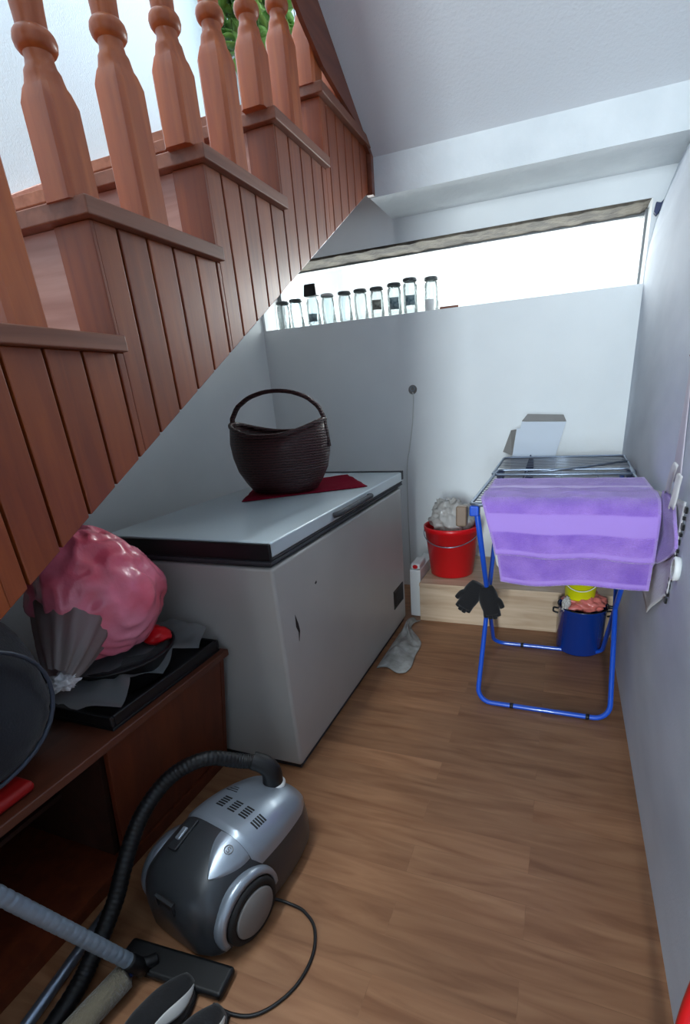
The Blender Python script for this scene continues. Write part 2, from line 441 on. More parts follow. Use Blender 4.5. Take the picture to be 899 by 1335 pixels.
# planks (one panel, v-grooved)
bm = bmesh.new()
PW = .09
k0 = int((-.36)/PW)-1
y = k0*PW-.2*PW
while y < 2.775:
    a, b = y+.0035, min(y+PW-.0035, 2.775)
    zt = step_top((a+b)/2)
    cuts = [a]
    for c_ in CORN.values():
        yy = c_[0]+.03
        if a < yy < b: cuts.append(yy)
    cuts.append(b); cuts.sort()
    for u, v in zip(cuts, cuts[1:]):
        if v-u < .004: continue
        zt = step_top((u+v)/2)
        zl, zr = diag(u), diag(v)
        prism(bm, [(u, zl), (v, zr), (v, zt), (u, zt)], 'x', XS-.030, XS-.012)
    y += PW
obj('side_panel', bm, M['plank'], st, bevel=.003)
bm = bmesh.new()
ys = sorted([c[0]+.034 for c in CORN.values()])
poly = [(-.4, diag(-.4)+.004), (2.775, diag(2.775)+.004), (2.775, 2.35)]
last = 2.35
for k in sorted(CORN, reverse=True):
    cy_, cz_ = CORN[k]
    poly.append((cy_+.034, cz_-.04)); 
    if k-1 in CORN: poly.append((cy_+.034, CORN[k-1][1]-.04))
    else: poly.append((-.4, cz_-.04))
poly = [p for i, p in enumerate(poly) if i == 0 or p != poly[i-1]]
prism(bm, poly, 'x', XS-.045, XS-.031)
obj('panel_backing', bm, M['groove'], st)
# treads and risers
tops = sorted(CORN)
for k in tops:
    cy_, cz_ = CORN[k]
    far = CORN[k+1][0]+.025 if k+1 in CORN else 2.80
    bm = bmesh.new(); box(bm, XL+.002, XS+.012, cy_, far, cz_-.034, cz_)
    obj('tread', bm, M['tread'], st, bevel=.0035)
    zlow = CORN[k-1][1] if k-1 in CORN else cz_-.22
    bm = bmesh.new(); box(bm, XL+.002, XS-.05, cy_+.032, cy_+.048, zlow+.001, cz_-.035)
    obj('riser', bm, M['riser'], st)
    bx('corner_board', (XS-.118, XS-.0125, cy_+.022, cy_+.0315, zlow+.001, cz_-.035), M['plank'], st, bevel=.002)
bm = bmesh.new(); box(bm, XL+.002, XS-.05, 2.80, 2.82, 2.39, 2.62); obj('riser', bm, M['riser'], st)
# underside slab
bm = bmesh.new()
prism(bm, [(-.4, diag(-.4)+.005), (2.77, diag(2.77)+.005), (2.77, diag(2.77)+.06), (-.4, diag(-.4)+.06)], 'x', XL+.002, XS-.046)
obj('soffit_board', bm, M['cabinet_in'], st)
# skirting running up the far wall
def skirt(y): return 2.035+.509*(y-1.615)
bm = bmesh.new()
prism(bm, [(-.4, skirt(-.4)-.03), (2.9, skirt(2.9)-.03), (2.9, skirt(2.9)), (-.4, skirt(-.4))], 'x', XL+.002, XL+.03)
prism(bm, [(-.4, skirt(-.4)-.20), (2.9, skirt(2.9)-.20), (2.9, skirt(2.9)-.036), (-.4, skirt(-.4)-.036)], 'x', XL+.002, XL+.022)
obj('skirting_board', bm, M['riser'], st, bevel=.003)
# end post beside the beam
bx('end_post', (XS-.028, XS+.008, 2.776, 2.812, 2.182, 2.36), M['darktrim'], st, bevel=.003)

# balusters
def baluster_bm(y, zbase, zr, full=True):
    bm = bmesh.new()
    def ringpts(z, hw, sq):
        out = []
        for i in range(24):
            a = 2*PI*i/24+PI/24
            c, s = math.cos(a), math.sin(a)
            # octagon made of a square with chamfered corners
            dsq = 1/max(abs(c), abs(s)); dch = 1.80/(abs(c)+abs(s))
            r = hw*((1-sq)+sq*min(dsq, dch))
            out.append((c*r, s*r, z))
        return out
    prof = [(zbase, .0415, 1), (zr-.098, .0415, 1), (zr-.074, .0350, .9), (zr-.066, .0335, .5), (zr-.056, .0345, .1), (zr-.046, .0335, 0), (zr-.038, .0285, 0), (zr-.026, .0262, 0),
            (zr-.018, .027, 0), (zr-.015, .033, 0), (zr-.009, .0375, 0), (zr, .0395, 0), (zr+.009, .0375, 0), (zr+.015, .033, 0), (zr+.018, .028, 0)]
    prof += [(zr+.05, .0295, 0), (zr+.12, .035, 0), (zr+.18, .0365, 0), (zr+.26, .031, 0), (zr+.34, .024, 0), (zr+.36, .024, 0),
                 (zr+.37, .034, 0), (zr+.39, .034, 0), (zr+.40, .026, 0), (zr+.43, .033, .1), (zr+.45, .037, 1), (zr+.53, .037, 1)]
    rings = [[bm.verts.new(p) for p in ringpts(*q)] for q in prof]
    for a, b in zip(rings, rings[1:]):
        for k in range(24): bm.faces.new((a[k], a[(k+1) % 24], b[(k+1) % 24], b[k]))
    bm.faces.new(rings[0][::-1]); bm.faces.new(rings[-1])
    bmesh.ops.translate(bm, verts=bm.verts, vec=(-1.022, y, 0))
    return bm
for k in range(-4, 8):
    y = 1.0+.2135*k
    zr = 1.955+.113*k
    zb = 0
    for c in sorted(CORN):
        if y >= CORN[c][0]: zb = CORN[c][1]
    if zb == 0: continue
    bb = obj('baluster', baluster_bm(y, zb-.004, zr), M['baluster'], st, smooth=True)
    em = bb.modifiers.new('e', 'EDGE_SPLIT'); em.split_angle = .5
# handrail
bm = bmesh.new()
def hr(y): return 1.955+.53+.529*(y-1.0)
prism(bm, [(-.05, hr(-.05)), (2.75, hr(2.75)), (2.75, hr(2.75)+.05), (-.05, hr(-.05)+.05)], 'x', -1.065, -1.0)
obj('handrail', bm, M['baluster'], st, bevel=.012)

# board along the ceiling edge
bm = bmesh.new()
lo = [(2.60, 2.398), (2.29, 2.446), (2.142, 2.506), (2.096, 2.531), (1.4, 2.86), (.2, 3.42)]
hi = [(y, ceil_z(y)+.02) for y, z in lo][::-1]
prism(bm, [(2.80, 2.33)]+lo+hi+[(2.80, 2.36)], 'x', XS-.012, XS+.0045)
struct('trim_1', bm, M['darktrim'])

# ------------------------------------------------------------------ trailing plant in the stairwell
pl = thing('potted_plant', 'green trailing leafy plant up in the stairwell seen between the balusters', 'plant', (-1.72, 3.12, 3.3))
bm = bmesh.new(); lathe(bm, [(.0, 0), (.07, 0), (.10, .16), (.108, .16), (.108, .18), (.092, .18), (.085, .13), (0, .13)])
obj('pot', bm, M['terracotta'], pl, smooth=True)
bm = bmesh.new(); tube(bm, [(-.176, 0, .02), (-.1, 0, .02)], .008); box(bm, -.178, .09, -.012, .012, -.016, 0)
obj('wall_bracket', bm, M['black'], pl)
bs = bmesh.new(); bl = bmesh.new()
rr = random.Random(3)
for s in range(18):
    a = rr.uniform(0, 2*PI); L_ = rr.uniform(.15, .50); w = rr.uniform(.08, .26)
    P0 = Vector((.06*math.cos(a), .06*math.sin(a), .15)); P1 = Vector((w*.7*math.cos(a), w*.7*math.sin(a), .22)); P2 = Vector((w*math.cos(a), w*math.sin(a), .02)); P3 = Vector((w*1.1*math.cos(a), w*1.1*math.sin(a), -L_+.05))
    for P_ in (P0, P1, P2, P3):
        P_.x = max(P_.x, -.16)
    path = catmull([P0, P1, P2, P3], 8)
    tube(bs, path, .0025, 6)
    for i in range(4, len(path)):
        for h in range(2):
            c = path[i]; d = Vector((rr.uniform(-1, 1), rr.uniform(-1, 1), rr.uniform(-.8, .2))).normalized()
            if c.x+d.x*.06 < -.168: d.x = abs(d.x)
            side = d.cross(Vector((0, 0, 1))).normalized(); up = side.cross(d)
            ln = rr.uniform(.06, .095); wd = ln*.42
            prev = None; mid = []
            for t, ww in ((0, .05), (.25, .8), (.55, 1), (.8, .6), (1, .03)):
                q = c+d*ln*t-up*(t*t*.012)
                mid.append((bl.verts.new(q+side*wd*ww+up*.004), bl.verts.new(q), bl.verts.new(q-side*wd*ww+up*.004)))
            for A, B in zip(mid, mid[1:]):
                bl.faces.new((A[0], A[1], B[1], B[0])); bl.faces.new((A[1], A[2], B[2], B[1]))
obj('stems', bs, M['stem'], pl, smooth=True)
obj('foliage', bl, M['leaf'], pl, smooth=True, solid=.0012)

# ------------------------------------------------------------------ chest freezer
FX0, FX1, FY0, FY1, FT = -1.50, -.822, 1.236, 2.60, .885
fz = thing('chest_freezer', 'large white chest freezer with black-edged lid under the stairs', 'freezer', (0, 0, 0))
bx('body', (FX0, FX1, FY0, FY1, .022, .800), M['enamel'], fz, bevel=.012)
bx('base_frame', (FX0+.02, FX1-.012, FY0+.015, FY1-.02, 0, .021), M['gasket'], fz)
bx('lid_gasket', (FX0+.015, FX1-.012, FY0+.012, FY1-.01, .801, .814), M['gasket'], fz, bevel=.003)
bm = bmesh.new(); box(bm, FX0-.006, FX1+.004, FY0-.006, FY1+.02, .815, .824); box(bm, FX0-.006, FX1+.004, FY0-.006, FY1+.02, .828, .835)
box(bm, FX0, FX1-.002, FY0, FY1+.01, .822, .83)
obj('lid_trim', bm, M['gasket'], fz, bevel=.0015)
bx('lid', (FX0-.008, FX1+.006, FY0+.004, FY1+.03, .836, FT), M['lidwhite'], fz, bevel=.006)
bm = bmesh.new(); box(bm, FX0-.01, FX1+.0065, FY0-.010, FY0+.003, .829, FT-.002)
obj('lid_front_strip', bm, M['black'], fz, bevel=.004)
bm = bmesh.new(); box(bm, -1.35, FX1+.006, FY1+.005, FY1+.03, FT+.0005, FT+.005); box(bm, FX1-.004, FX1+.008, FY1+.0, FY1+.031, FT-.04, FT+.005)
obj('lid_rear_trim', bm, M['gasket'], fz)
bm = bmesh.new()
tube(bm, catmull([(FX1+.006, 1.70, .86), (FX1+.03, 1.72, .866), (FX1+.034, 1.78, .868), (FX1+.034, 2.0, .868), (FX1+.03, 2.06, .866), (FX1+.006, 2.08, .86)], 8), .011, 10)
obj('lid_handle', bm, M['gasket'], fz, smooth=True)
vg = bx('vent_grille', (FX1-.004, FX1+.004, 2.385, 2.555, .155, .265), M['black'], fz, bevel=.003)
bm = bmesh.new()
for i in range(8):
    box(bm, FX1+.004, FX1+.008, 2.40, 2.54, .165+i*.0115, .170+i*.0115)
obj('grille_slats', bm, M['darkgrey'], vg)
bm = bmesh.new()
prism(bm, [(1.50, .655), (1.512, .66), (1.515, .652), (1.503, .648)], 'x', FX1-.001, FX1+.0008)
obj('chipped_paint_mark', bm, M['rust'], fz)
bm = bmesh.new()
prism(bm, [(1.333, .60), (1.347, .56), (1.352, .53), (1.338, .495), (1.341, .53), (1.330, .555)], 'x', FX1-.001, FX1+.0008)
obj('chipped_paint_mark', bm, M['rust'], fz)
for y in (1.36, 2.46):
    bm = bmesh.new(); box(bm, FX0-.02, FX0-.009, y, y+.08, .70, .86)
    obj('lid_hinge', bm, M['gasket'], fz)

# cloth and basket on the freezer
bm = bmesh.new()
c0, c1, c2, c3 = Vector((-1.30, 1.80)), Vector((-.850, 2.17)), Vector((-1.09, 2.50)), Vector((-1.46, 2.16))
def clothf(u, v):
    p = c0*(1-u)*(1-v)+c1*u*(1-v)+c2*u*v+c3*(1-u)*v
    e = max(0, u-.82)*.1
    z = .8885+.003*abs(noise.noise(Vector((u*5, v*5, 2))))+ .02*max(0, (u-.6))*max(0, v-.3)*abs(math.sin(v*7))
    return (p.x+.006*noise.noise(Vector((u*4, v*4, 0))), p.y+.006*noise.noise(Vector((u*4, v*4, 5))), z)
sheet(bm, clothf, 30, 30)
tag(obj('cloth', bm, M['redcloth'], smooth=True, solid=.003), 'dark red cloth spread on the freezer lid under the basket', 'cloth')

bk = thing('wicker_basket', 'dark brown woven basket with arched handle standing on the red cloth', 'basket', (-1.215, 2.045, .893), math.radians(10))
def basket_mat():
    m = mat('dark_wicker', srgb(56, 28, 30), .55, coat=.2)
    nt = m.node_tree; N = nt.nodes; L = nt.links; b = N['Principled BSDF']
    tc = N.new('ShaderNodeTexCoord'); wv = N.new('ShaderNodeTexWave'); wv.bands_direction = 'Z'; wv.inputs['Scale'].default_value = 28; wv.inputs['Distortion'].default_value = 3; wv.inputs['Detail'].default_value = 2; wv.inputs['Detail Scale'].default_value = 3
    L.new(tc.outputs['Object'], wv.inputs['Vector'])
    bp = N.new('ShaderNodeBump'); bp.inputs['Strength'].default_value = .9; bp.inputs['Distance'].default_value = .004
    L.new(wv.outputs['Fac'], bp.inputs['Height']); L.new(bp.outputs[0], b.inputs['Normal'])
    cr = N.new('ShaderNodeValToRGB'); cr.color_ramp.elements[0].color = srgb(40, 18, 20); cr.color_ramp.elements[1].color = srgb(78, 40, 40)
    L.new(wv.outputs['Fac'], cr.inputs[0]); L.new(cr.outputs[0], b.inputs['Base Color'])
    return m
M['wicker'] = basket_mat()
bm = bmesh.new()
prof = [(.0, .0), (.10, .0), (.150, .006), (.180, .05), (.207, .10), (.222, .16), (.226, .22), (.216, .290)]
S = 64; rings = []
def saddle(a): return .052*abs(math.cos(a))**2.2
allp = prof + [(.208, .290), (.216, .22), (.214, .16), (.200, .10), (.172, .05), (.14, .014), (0, .012)]
for r, z in allp:
    ring = []
    for k in range(S):
        a = 2*PI*k/S
        rip = 1+.006*math.cos(a*32)
        zz = z+(saddle(a)-.035)*(max(0, z-.12)/.17)
        ring.append(bm.verts.new((r*rip*math.cos(a)*1.02, r*rip*math.sin(a)*.76, zz)))
    rings.append(ring)
for a, b in zip(rings, rings[1:]):
    for k in range(S): bm.faces.new((a[k], a[(k+1) % S], b[(k+1) % S], b[k]))
bmesh.ops.remove_doubles(bm, verts=bm.verts, dist=1e-5)
obj('basket_body', bm, M['wicker'], bk, smooth=True)
bm = bmesh.new()
tube(bm, [(1.02*.213*math.cos(2*PI*k/S), .76*.213*math.sin(2*PI*k/S), .290-.035+saddle(2*PI*k/S)) for k in range(S)], .010, 10, closed=True)
obj('rim', bm, M['wicker'], bk, smooth=True)
bm = bmesh.new()
for off in (-.007, .007):
    path = [(.220*math.cos(PI*t/24), off+.004*math.sin(t*2.2), .285+.150*math.sin(PI*t/24)**.9) for t in range(25)]
    path = [(.229, off, .19)]+path+[(-.229, off, .19)]
    tube(bm, path, .0085, 10)
obj('handle', bm, M['wicker'], bk, smooth=True)

# ------------------------------------------------------------------ jars on the sill
JX = [-1.765, -1.67, -1.55, -1.445, -1.33, -1.225, -1.12, -1.01, -.912, -.80]
lab = ['clear glass jar at the far left end of the sill beside the stair planks',
       'clear glass jar standing just left of the jar with the black box lid',
       'glass jar with pale label topped by a large black box-shaped lid',
       'clear glass jar with pale lid right of the jar with the black box on top',
       'clear glass jar with flat dark lid, first left of the two middle ones',
       'clear glass jar with flat dark lid directly left of the tan labelled jar',
       'glass jar with square tan label and thin dark lid',
       'glass jar with blue-grey patterned label and dark lid, left of a taller one',
       'tall glass jar with pale blue label, second from right end of the row',
       'tallest clear glass jar with flat dark lid at right end of the row']
for i, x in enumerate(JX):
    h = [.155, .158, .162, .162, .160, .160, .158, .165, .178, .180][i]
    r = .0462
    y0 = 3.226 if i < 9 else 3.29
    j = thing('glass_jar', lab[i], 'jar', (x, y0, WZ0+.001), 0, 'glass jars on the window sill')
    bm = bmesh.new()
    lathe(bm, [(0, .0), (r-.006, 0), (r, .008), (r, h-.035), (r-.004, h-.022), (r-.009, h-.014), (r-.009, h)], 24, cap=False)
    lathe(bm, [(0, .004), (r-.008, .004), (r-.003, .010), (r-.003, h-.036), (r-.007, h-.024), (r-.012, h-.014), (r-.012, h)], 24, cap=False)
    obj('jar_glass', bm, M['jar'], j, smooth=True)
    if i != 2:
        bm = bmesh.new(); lathe(bm, [(r-.0075, h-.012), (r-.003, h-.012), (r-.003, h), (r-.006, h+.003), (0, h+.003)], 24, cap=False)
        obj('lid', bm, M['lidtin'] if i not in (3,) else M['white'], j, smooth=True)
    else:
        bm = bmesh.new(); vs = box(bm, -.048, .040, -.03, .03, h+.001, h+.068)
        for v in vs:
            if v.co.z > h+.03: v.co.x = v.co.x*.86+.002
        obj('lid', bm, M['black'], j, bevel=.008)
    if i in (2, 6, 7, 8):
        bm = bmesh.new()
        g0 = []
        z0_, z1_ = (.02, .065) if i == 2 else ((.04, .092) if i != 7 else (.03, .092))
        for k in range(9):
            a = -PI/2-.62+1.24*k/8+.25
            g0.append((bm.verts.new(((r+.0008)*math.cos(a), (r+.0008)*math.sin(a), z0_)), bm.verts.new(((r+.0008)*math.cos(a), (r+.0008)*math.sin(a), z1_))))
        for A, B in zip(g0, g0[1:]): bm.faces.new((A[0], B[0], B[1], A[1]))
        obj('paper_label', bm, M['labeltan'] if i == 6 else M['label'], j, smooth=True, solid=.0006)
bm = bmesh.new(); lathe(bm, [(0, 0), (.026, 0), (.031, .05), (.031, .058), (.028, .058), (.024, .006), (0, .006)], 28, c=(-.79, 3.205, WZ0+.001))
tag(obj('small_cup', bm, M['white'], smooth=True), 'small pale grey cup at the right end of the jar row on the sill', 'cup')
bm = bmesh.new(); box(bm, -.73, -.62, 3.19, 3.21, WZ0+.0005, WZ0+.014)
tag(obj('wooden_stick', bm, M['darktrim'], bevel=.003), 'short thin dark stick lying on the sill right of the small cup', 'stick')

# bracket at the window corner
wb = thing('window_bracket', 'small dark plastic bracket on the plaster by the upper right window corner', 'bracket', (.345, YB-.001, 2.02))
bm = bmesh.new()
prism(bm, [(-.025, -.02), (-.02, .02), (.0, .014), (.035, .05), (.045, .046), (.042, -.016), (.005, -.012), (-.012, -.034)], 'y', -.03, 0)
obj('bracket_arm', bm, M['navyplastic'], wb, bevel=.003)
bm = bmesh.new(); lathe(bm, [(0, 0), (.010, 0), (.010, .012), (0, .014)], 12, M=Matrix.Translation((.034, -.031, .02)) @ Matrix.Rotation(PI/2, 4, 'X'))
obj('screw_cap', bm, M['white'], wb, smooth=True)

# socket hole and cable on back wall
so = thing('wall_socket', 'small round wall socket with wire loop on the white back wall', 'socket', (-.897, YB, 1.30))
bm = bmesh.new(); lathe(bm, [(.020, 0), (.026, .0), (.027, .006), (.020, .007), (.017, .002), (0, .002)], 24, M=Matrix.Rotation(PI/2, 4, 'X'), cap=False)
obj('socket_ring', bm, M['greyhub'], so, smooth=True)
bm = bmesh.new(); tube(bm, [(.013*math.cos(2*PI*k/20), -.009, .004+.013*math.sin(2*PI*k/20)) for k in range(20)], .0018, 6, closed=True)
obj('wire_loop', bm, M['steel'], so, smooth=True)
bm = bmesh.new()
tube(bm, catmull([(-.897, YB-.006, 1.285), (-.893, YB-.008, 1.24), (-.905, YB-.007, 1.1), (-.93, YB-.006, .95), (-.95, YB-.006, .83), (-.955, YB-.006, .5), (-.95, YB-.006, .05), (-.94, YB-.03, .004)], 8), .0035, 8)
tag(obj('power_cable', bm, M['cable'], smooth=True), 'thin white cable hanging down the back wall behind the freezer', 'cable')

# ------------------------------------------------------------------ bench along the back wall and what stands on it
bn = thing('wooden_bench', 'low pale wood-laminate box bench along the foot of the back wall', 'bench', (0, 0, 0))
bx('front_board', (-.735, .312, 2.61, 2.628, .0, .222), M['bench'], bn, bevel=.002)
bx('top_board', (-.735, .312, 2.600, 3.166, .223, .243), M['bench'], bn, bevel=.003)
bx('side_board', (-.735, -.717, 2.63, 3.16, 0, .222), M['bench'], bn)
bm = bmesh.new()
box(bm, -.808, -.742, 2.66, 3.0, 0, .30)
tag(obj('storage_box', bm, M['white'], bevel=.004), 'narrow white box squeezed between the freezer and the wooden bench', 'box')
pk = thing('detergent_packet', 'small white packet with red emblem on the narrow white box', 'packet', (-.775, 2.74, .301))
bm = bmesh.new(); box(bm, -.03, .028, -.07, .07, 0, .035); obj('packet', bm, M['white'], pk, bevel=.01)
bm = bmesh.new(); lathe(bm, [(0, 0), (.016, 0), (.016, .0015), (0, .0015)], 16, M=Matrix.Translation((0, -.0705, .018)) @ Matrix.Rotation(PI/2, 4, 'X') @ Matrix.Scale(.8, 4, (0, 1, 0)))
obj('red_emblem', bm, M['red'], pk)

# red bucket
rb = thing('bucket', 'red plastic bucket standing on the low bench left of drying rack', 'bucket', (-.585, 2.83, .244))
bm = bmesh.new()
lathe(bm, [(0, .004), (.118, .004), (.122, 0), (.128, .004), (.160, .27), (.166, .272), (.168, .30), (.163, .303), (.157, .295), (.124, .012), (0, .010)], 40)
obj('bucket_body', bm, M['red'], rb, smooth=True)
bm = bmesh.new(); tube(bm, [(.166*math.cos(PI*k/24), -.166*math.sin(PI*k/24)-.004, .275-.07*math.sin(PI*k/24)) for k in range(25)], .003, 6)
obj('bail_handle', bm, M['steel'], rb, smooth=True)
bm = bmesh.new(); blob(bm, (-.60, 2.86, .575), (.125, .115, .13), .28, 9, 4, shape=lambda d: 1-.15*max(0, d.z))
tag(obj('plastic_bag', bm, M['greyfilm'], smooth=True), 'crumpled grey-white plastic bag stuffed in the top of red bucket', 'bag')

# white carton behind the rack
ct = thing('carton', 'tall white open carton with grey flaps behind the drying rack', 'carton', (0, 0, 0))
A0 = Vector((-.275, 2.99)); 
bm = bmesh.new()
prism(bm, [(-.27, .244), (-.02, .244), (-.035, .885), (-.27, .91)], 'y', 2.93, 3.08)
obj('carton_body', bm, M['carton'], ct)
bm = bmesh.new()
prism(bm, [(-.268, .912), (-.04, .890), (.006, 1.085), (-.225, 1.095), (-.232, 1.06), (-.250, 1.06)], 'y', 2.985, 2.991)
obj('lid_panel', bm, M['carton'], ct)
bm = bmesh.new()
vs = [bm.verts.new(p) for p in ((-.225, 2.991, 1.097), (.006, 2.991, 1.087), (-.01, 3.035, 1.118), (-.20, 3.035, 1.13))]
bm.faces.new(vs)
vs = [bm.verts.new(p) for p in ((-.27, 2.991, .915), (-.252, 2.991, 1.055), (-.285, 3.03, 1.048), (-.325, 3.03, .93))]
bm.faces.new(vs)
obj('lid_flap', bm, M['cartongrey'], ct, solid=.003)
bm = bmesh.new(); prism(bm, [(-.225, .244), (-.20, .244), (-.14, .62), (-.145, .90), (-.165, .93), (-.2, .80), (-.235, .62)], 'y', 2.885, 2.915)
tag(obj('umbrella', bm, M['navyplastic'], bevel=.008), 'dark blue folded umbrella leaning upright on carton behind the rack wires', 'umbrella')

# ------------------------------------------------------------------ blue pot with pink bag and yellow bucket
pt = thing('enamel_pot', 'deep blue enamel pot on the floor beneath the drying rack', 'pot', (.155, 2.465, 0))
bm = bmesh.new()
lathe(bm, [(0, .0), (.104, 0), (.112, .01), (.114, .235), (.120, .24), (.117, .245), (.110, .238), (.108, .014), (0, .012)], 40)
obj('pot_body', bm, M['potblue'], pt, smooth=True)
bm = bmesh.new(); lathe(bm, [(.118, .241), (.1215, .244), (.118, .247), (.1145, .244), (.118, .241)], 40, cap=False)
obj('pot_rim', bm, M['black'], pt, smooth=True)
for s in (-1, 1):
    bm = bmesh.new(); tube(bm, catmull([(s*.113, -.03, .20), (s*.135, -.025, .205), (s*.138, 0, .207), (s*.135, .025, .205), (s*.113, .03, .20)], 5), .005, 8)
    obj('pot_handle', bm, M['black'], pt, smooth=True)
bm = bmesh.new(); blob(bm, (.16, 2.465, .262), (.100, .10, .050), .25, 8, 9)
tag(obj('pink_bag', bm, mat('salmon_film', srgb(206, 112, 104), .3, coat=.4, bump=(20, .6, .02)), smooth=True), 'salmon pink plastic bag bunched in the mouth of blue pot', 'bag')
yb = thing('yellow_tub', 'small bright yellow tub set in the blue pot', 'tub', (.135, 2.465, .285))
bm = bmesh.new(); lathe(bm, [(0, .0), (.066, 0), (.07, .006), (.078, .115), (.083, .115), (.083, .125), (.076, .127), (.067, .01), (0, .008)], 36)
obj('tub_body', bm, M['yellow'], yb, smooth=True)
bm = bmesh.new(); tube(bm, [(.082*math.cos(PI*k/20), -.084*math.sin(PI*k/20), .108-.05*math.sin(PI*k/20)) for k in range(21)], .0022, 6)
obj('bail_handle', bm, M['white'], yb, smooth=True)
bm = bmesh.new(); blob(bm, (.075, 2.40, .262), (.022, .02, .04), .3, 8, 2)
tag(obj('crumpled_paper', bm, M['greyfilm'], smooth=True), 'scrap of crumpled grey film at the left rim of blue pot', 'paper')

# ------------------------------------------------------------------ drying rack
dr = thing('drying_rack', 'folding blue clothes drying rack with steel wire top against right wall', 'drying rack', (0, 0, 0))
RX0, RX1, RZ = -.29, .290, .905
def uframe(name, yt, zt, yb_, m):
    """U frame: two legs joined by a foot bar with rounded corners"""
    r = .06
    def L(y0, z0, t): return (y0, z0)
    d = Vector((0, yb_-yt, .012-zt)); n = d.normalized()
    A = Vector((RX0+.02, yt, zt)); B = Vector((RX0+.02, yb_, .012))
    C_ = Vector((RX1-.03, yb_, .012)); D = Vector((RX1-.03, yt, zt))
    pts = [A, A+(B-A)*.5]
    c1 = B-n*r
    for k in range(7):
        a = PI/2*k/6
        pts.append(B-n*r*(1-math.sin(a))+Vector((r*(1-math.cos(a)), 0, 0)))
    c2 = C_
    for k in range(7):
        a = PI/2*k/6
        pts.append(C_-n*r*(1-math.cos(a))-Vector((r*(1-math.sin(a)), 0, 0)))
    pts += [D+(C_-D)*.5, D]
    bm = bmesh.new(); tube(bm, pts, .0105, 14)
    return obj(name, bm, m, dr, smooth=True)
f1 = uframe('leg_frame', 2.50, .88, 1.835, M['blue'])
f2 = uframe('leg_frame', 1.735, .88, 2.40, M['blue'])
for f, yy in ((f1, 1.835), (f2, 2.40)):
    for xx in (RX0+.16, RX1-.12):
        bm = bmesh.new(); tube(bm, [(xx, yy, .012), (xx+.014, yy, .012)], .0122, 12)
        obj('foot_clip', bm, M['black'], f, smooth=True)
for xx in (RX0+.034, RX1-.044):
    bm = bmesh.new(); tube(bm, [(xx-.016, 2.118, .385), (xx+.016, 2.118, .385)], .008, 12)
    obj('pivot_bolt', bm, M['black'], dr, smooth=True)
# main wire frame
bm = bmesh.new()
def rrect(x0, x1, y0, y1, z, r=.03, zf=None):
    pts = []
    for cx_, cy_, a0 in ((x1-r, y1-r, 0), (x0+r, y1-r, PI/2), (x0+r, y0+r, PI), (x1-r, y0+r, 1.5*PI)):
        for k in range(5):
            a = a0+PI/2*k/4
            y = cy_+r*math.sin(a)
            pts.append((cx_+r*math.cos(a), y, z if zf is None else zf(y)))
    return pts
tube(bm, rrect(RX0, RX1, 1.715, 2.50, RZ), .0065, 10, closed=True)
obj('top_frame', bm, M['steel'], dr, smooth=True)
bm = bmesh.new()
tube(bm, rrect(RX0-.01, RX1+.005, 2.36, 2.86, RZ, zf=lambda y: .905+.012*(y-2.36)/.5), .0065, 10, closed=True)
wing = obj('wing_frame', bm, M['steel'], dr, smooth=True)
bm = bmesh.new()
tube(bm, [(-.14, 2.39, .907), (.1, 2.5, .915), (.285, 2.60, .925)], .005, 8)
obj('wing_strut', bm, M['steel'], wing, smooth=True)
bm = bmesh.new()
for i in range(17):
    y = 1.75+i*.042
    tube(bm, [(RX0, y, RZ), (RX1, y, RZ)], .0016, 6)
for x in (-.15, .0, .15):
    tube(bm, [(x, 1.72, RZ-.003), (x, 2.495, RZ-.003)], .002, 6)
obj('wires', bm, M['steel'], dr, smooth=True)
bm = bmesh.new()
for i in range(10):
    y = 2.54+i*.032
    tube(bm, [(RX0-.008, y, .909+.012*(y-2.36)/.5), (RX1+.003, y, .909+.012*(y-2.36)/.5)], .0016, 6)
obj('wires', bm, M['steel'], wing, smooth=True)
for xx, yy in ((RX0, 1.72), (RX1-.01, 1.72), (RX0, 2.495), (RX1-.01, 2.495)):
    bm = bmesh.new(); box(bm, xx-.002, xx+.032, yy-.014, yy+.024, .865, .902)
    obj('corner_joint', bm, M['blue'] if yy < 2 else M['navyplastic'], dr, bevel=.006)
bm = bmesh.new(); box(bm, -.345, -.305, 1.73, 1.765, .82, .895)
tag(obj('clothes_peg_bag', bm, M['amber'], bevel=.008), 'small brown tab hanging outside the front left corner of the rack', 'hanger')

# towels
def towel(xl, xr, ytop0, zf_front, seed, yfront, ztop, skew, ripple, nu=60, nv=70, side_curl=0.0, drift=.0, fb=.0):
    """v from the far end lying on the wires, over the front bar, down to the hem"""
    flat = ytop0-yfront; drop = ztop-zf_front; R_ = .042
    total = flat+drop
    def fn(u, v):
        s = v*total
        x = xl+(xr-xl)*u
        if s < flat:
            y = ytop0-s; z = ztop+.006*abs(noise.noise(Vector((x*9, s*12, seed))))
            k = 0
        else:
            t = s-flat
            y = yfront-R_*(1-math.exp(-t/R_*1.2)); z = ztop-max(0, t-R_*.35*min(1, t/R_))
            k = t/drop
        y -= ripple*k*(.5+.5*math.sin(u*9+seed*2+.6*math.sin(u*4)))+.02*noise.noise(Vector((x*6, z*5, seed)))*min(1, k*3)
        x += skew*k*(1-u)+drift*k
        if side_curl and u > .8:
            y -= side_curl*((u-.8)/.2)**1.5*(.3+k*.7)
        z += (.010*noise.noise(Vector((x*5, seed, 1)))+.004*math.sin(u*11+seed))*k
        if s >= flat*.55 and s < flat: z += .008*math.exp(-((s-flat*.8)/.03)**2)*(.5+.5*math.sin(u*13))
        z -= 0
        return (x, y, z)
    bm = bmesh.new(); sheet(bm, fn, nu, nv)
    return bm
bm = towel(-.246, .288, 2.05, .737, 1, 1.672, .936, .06, .012)
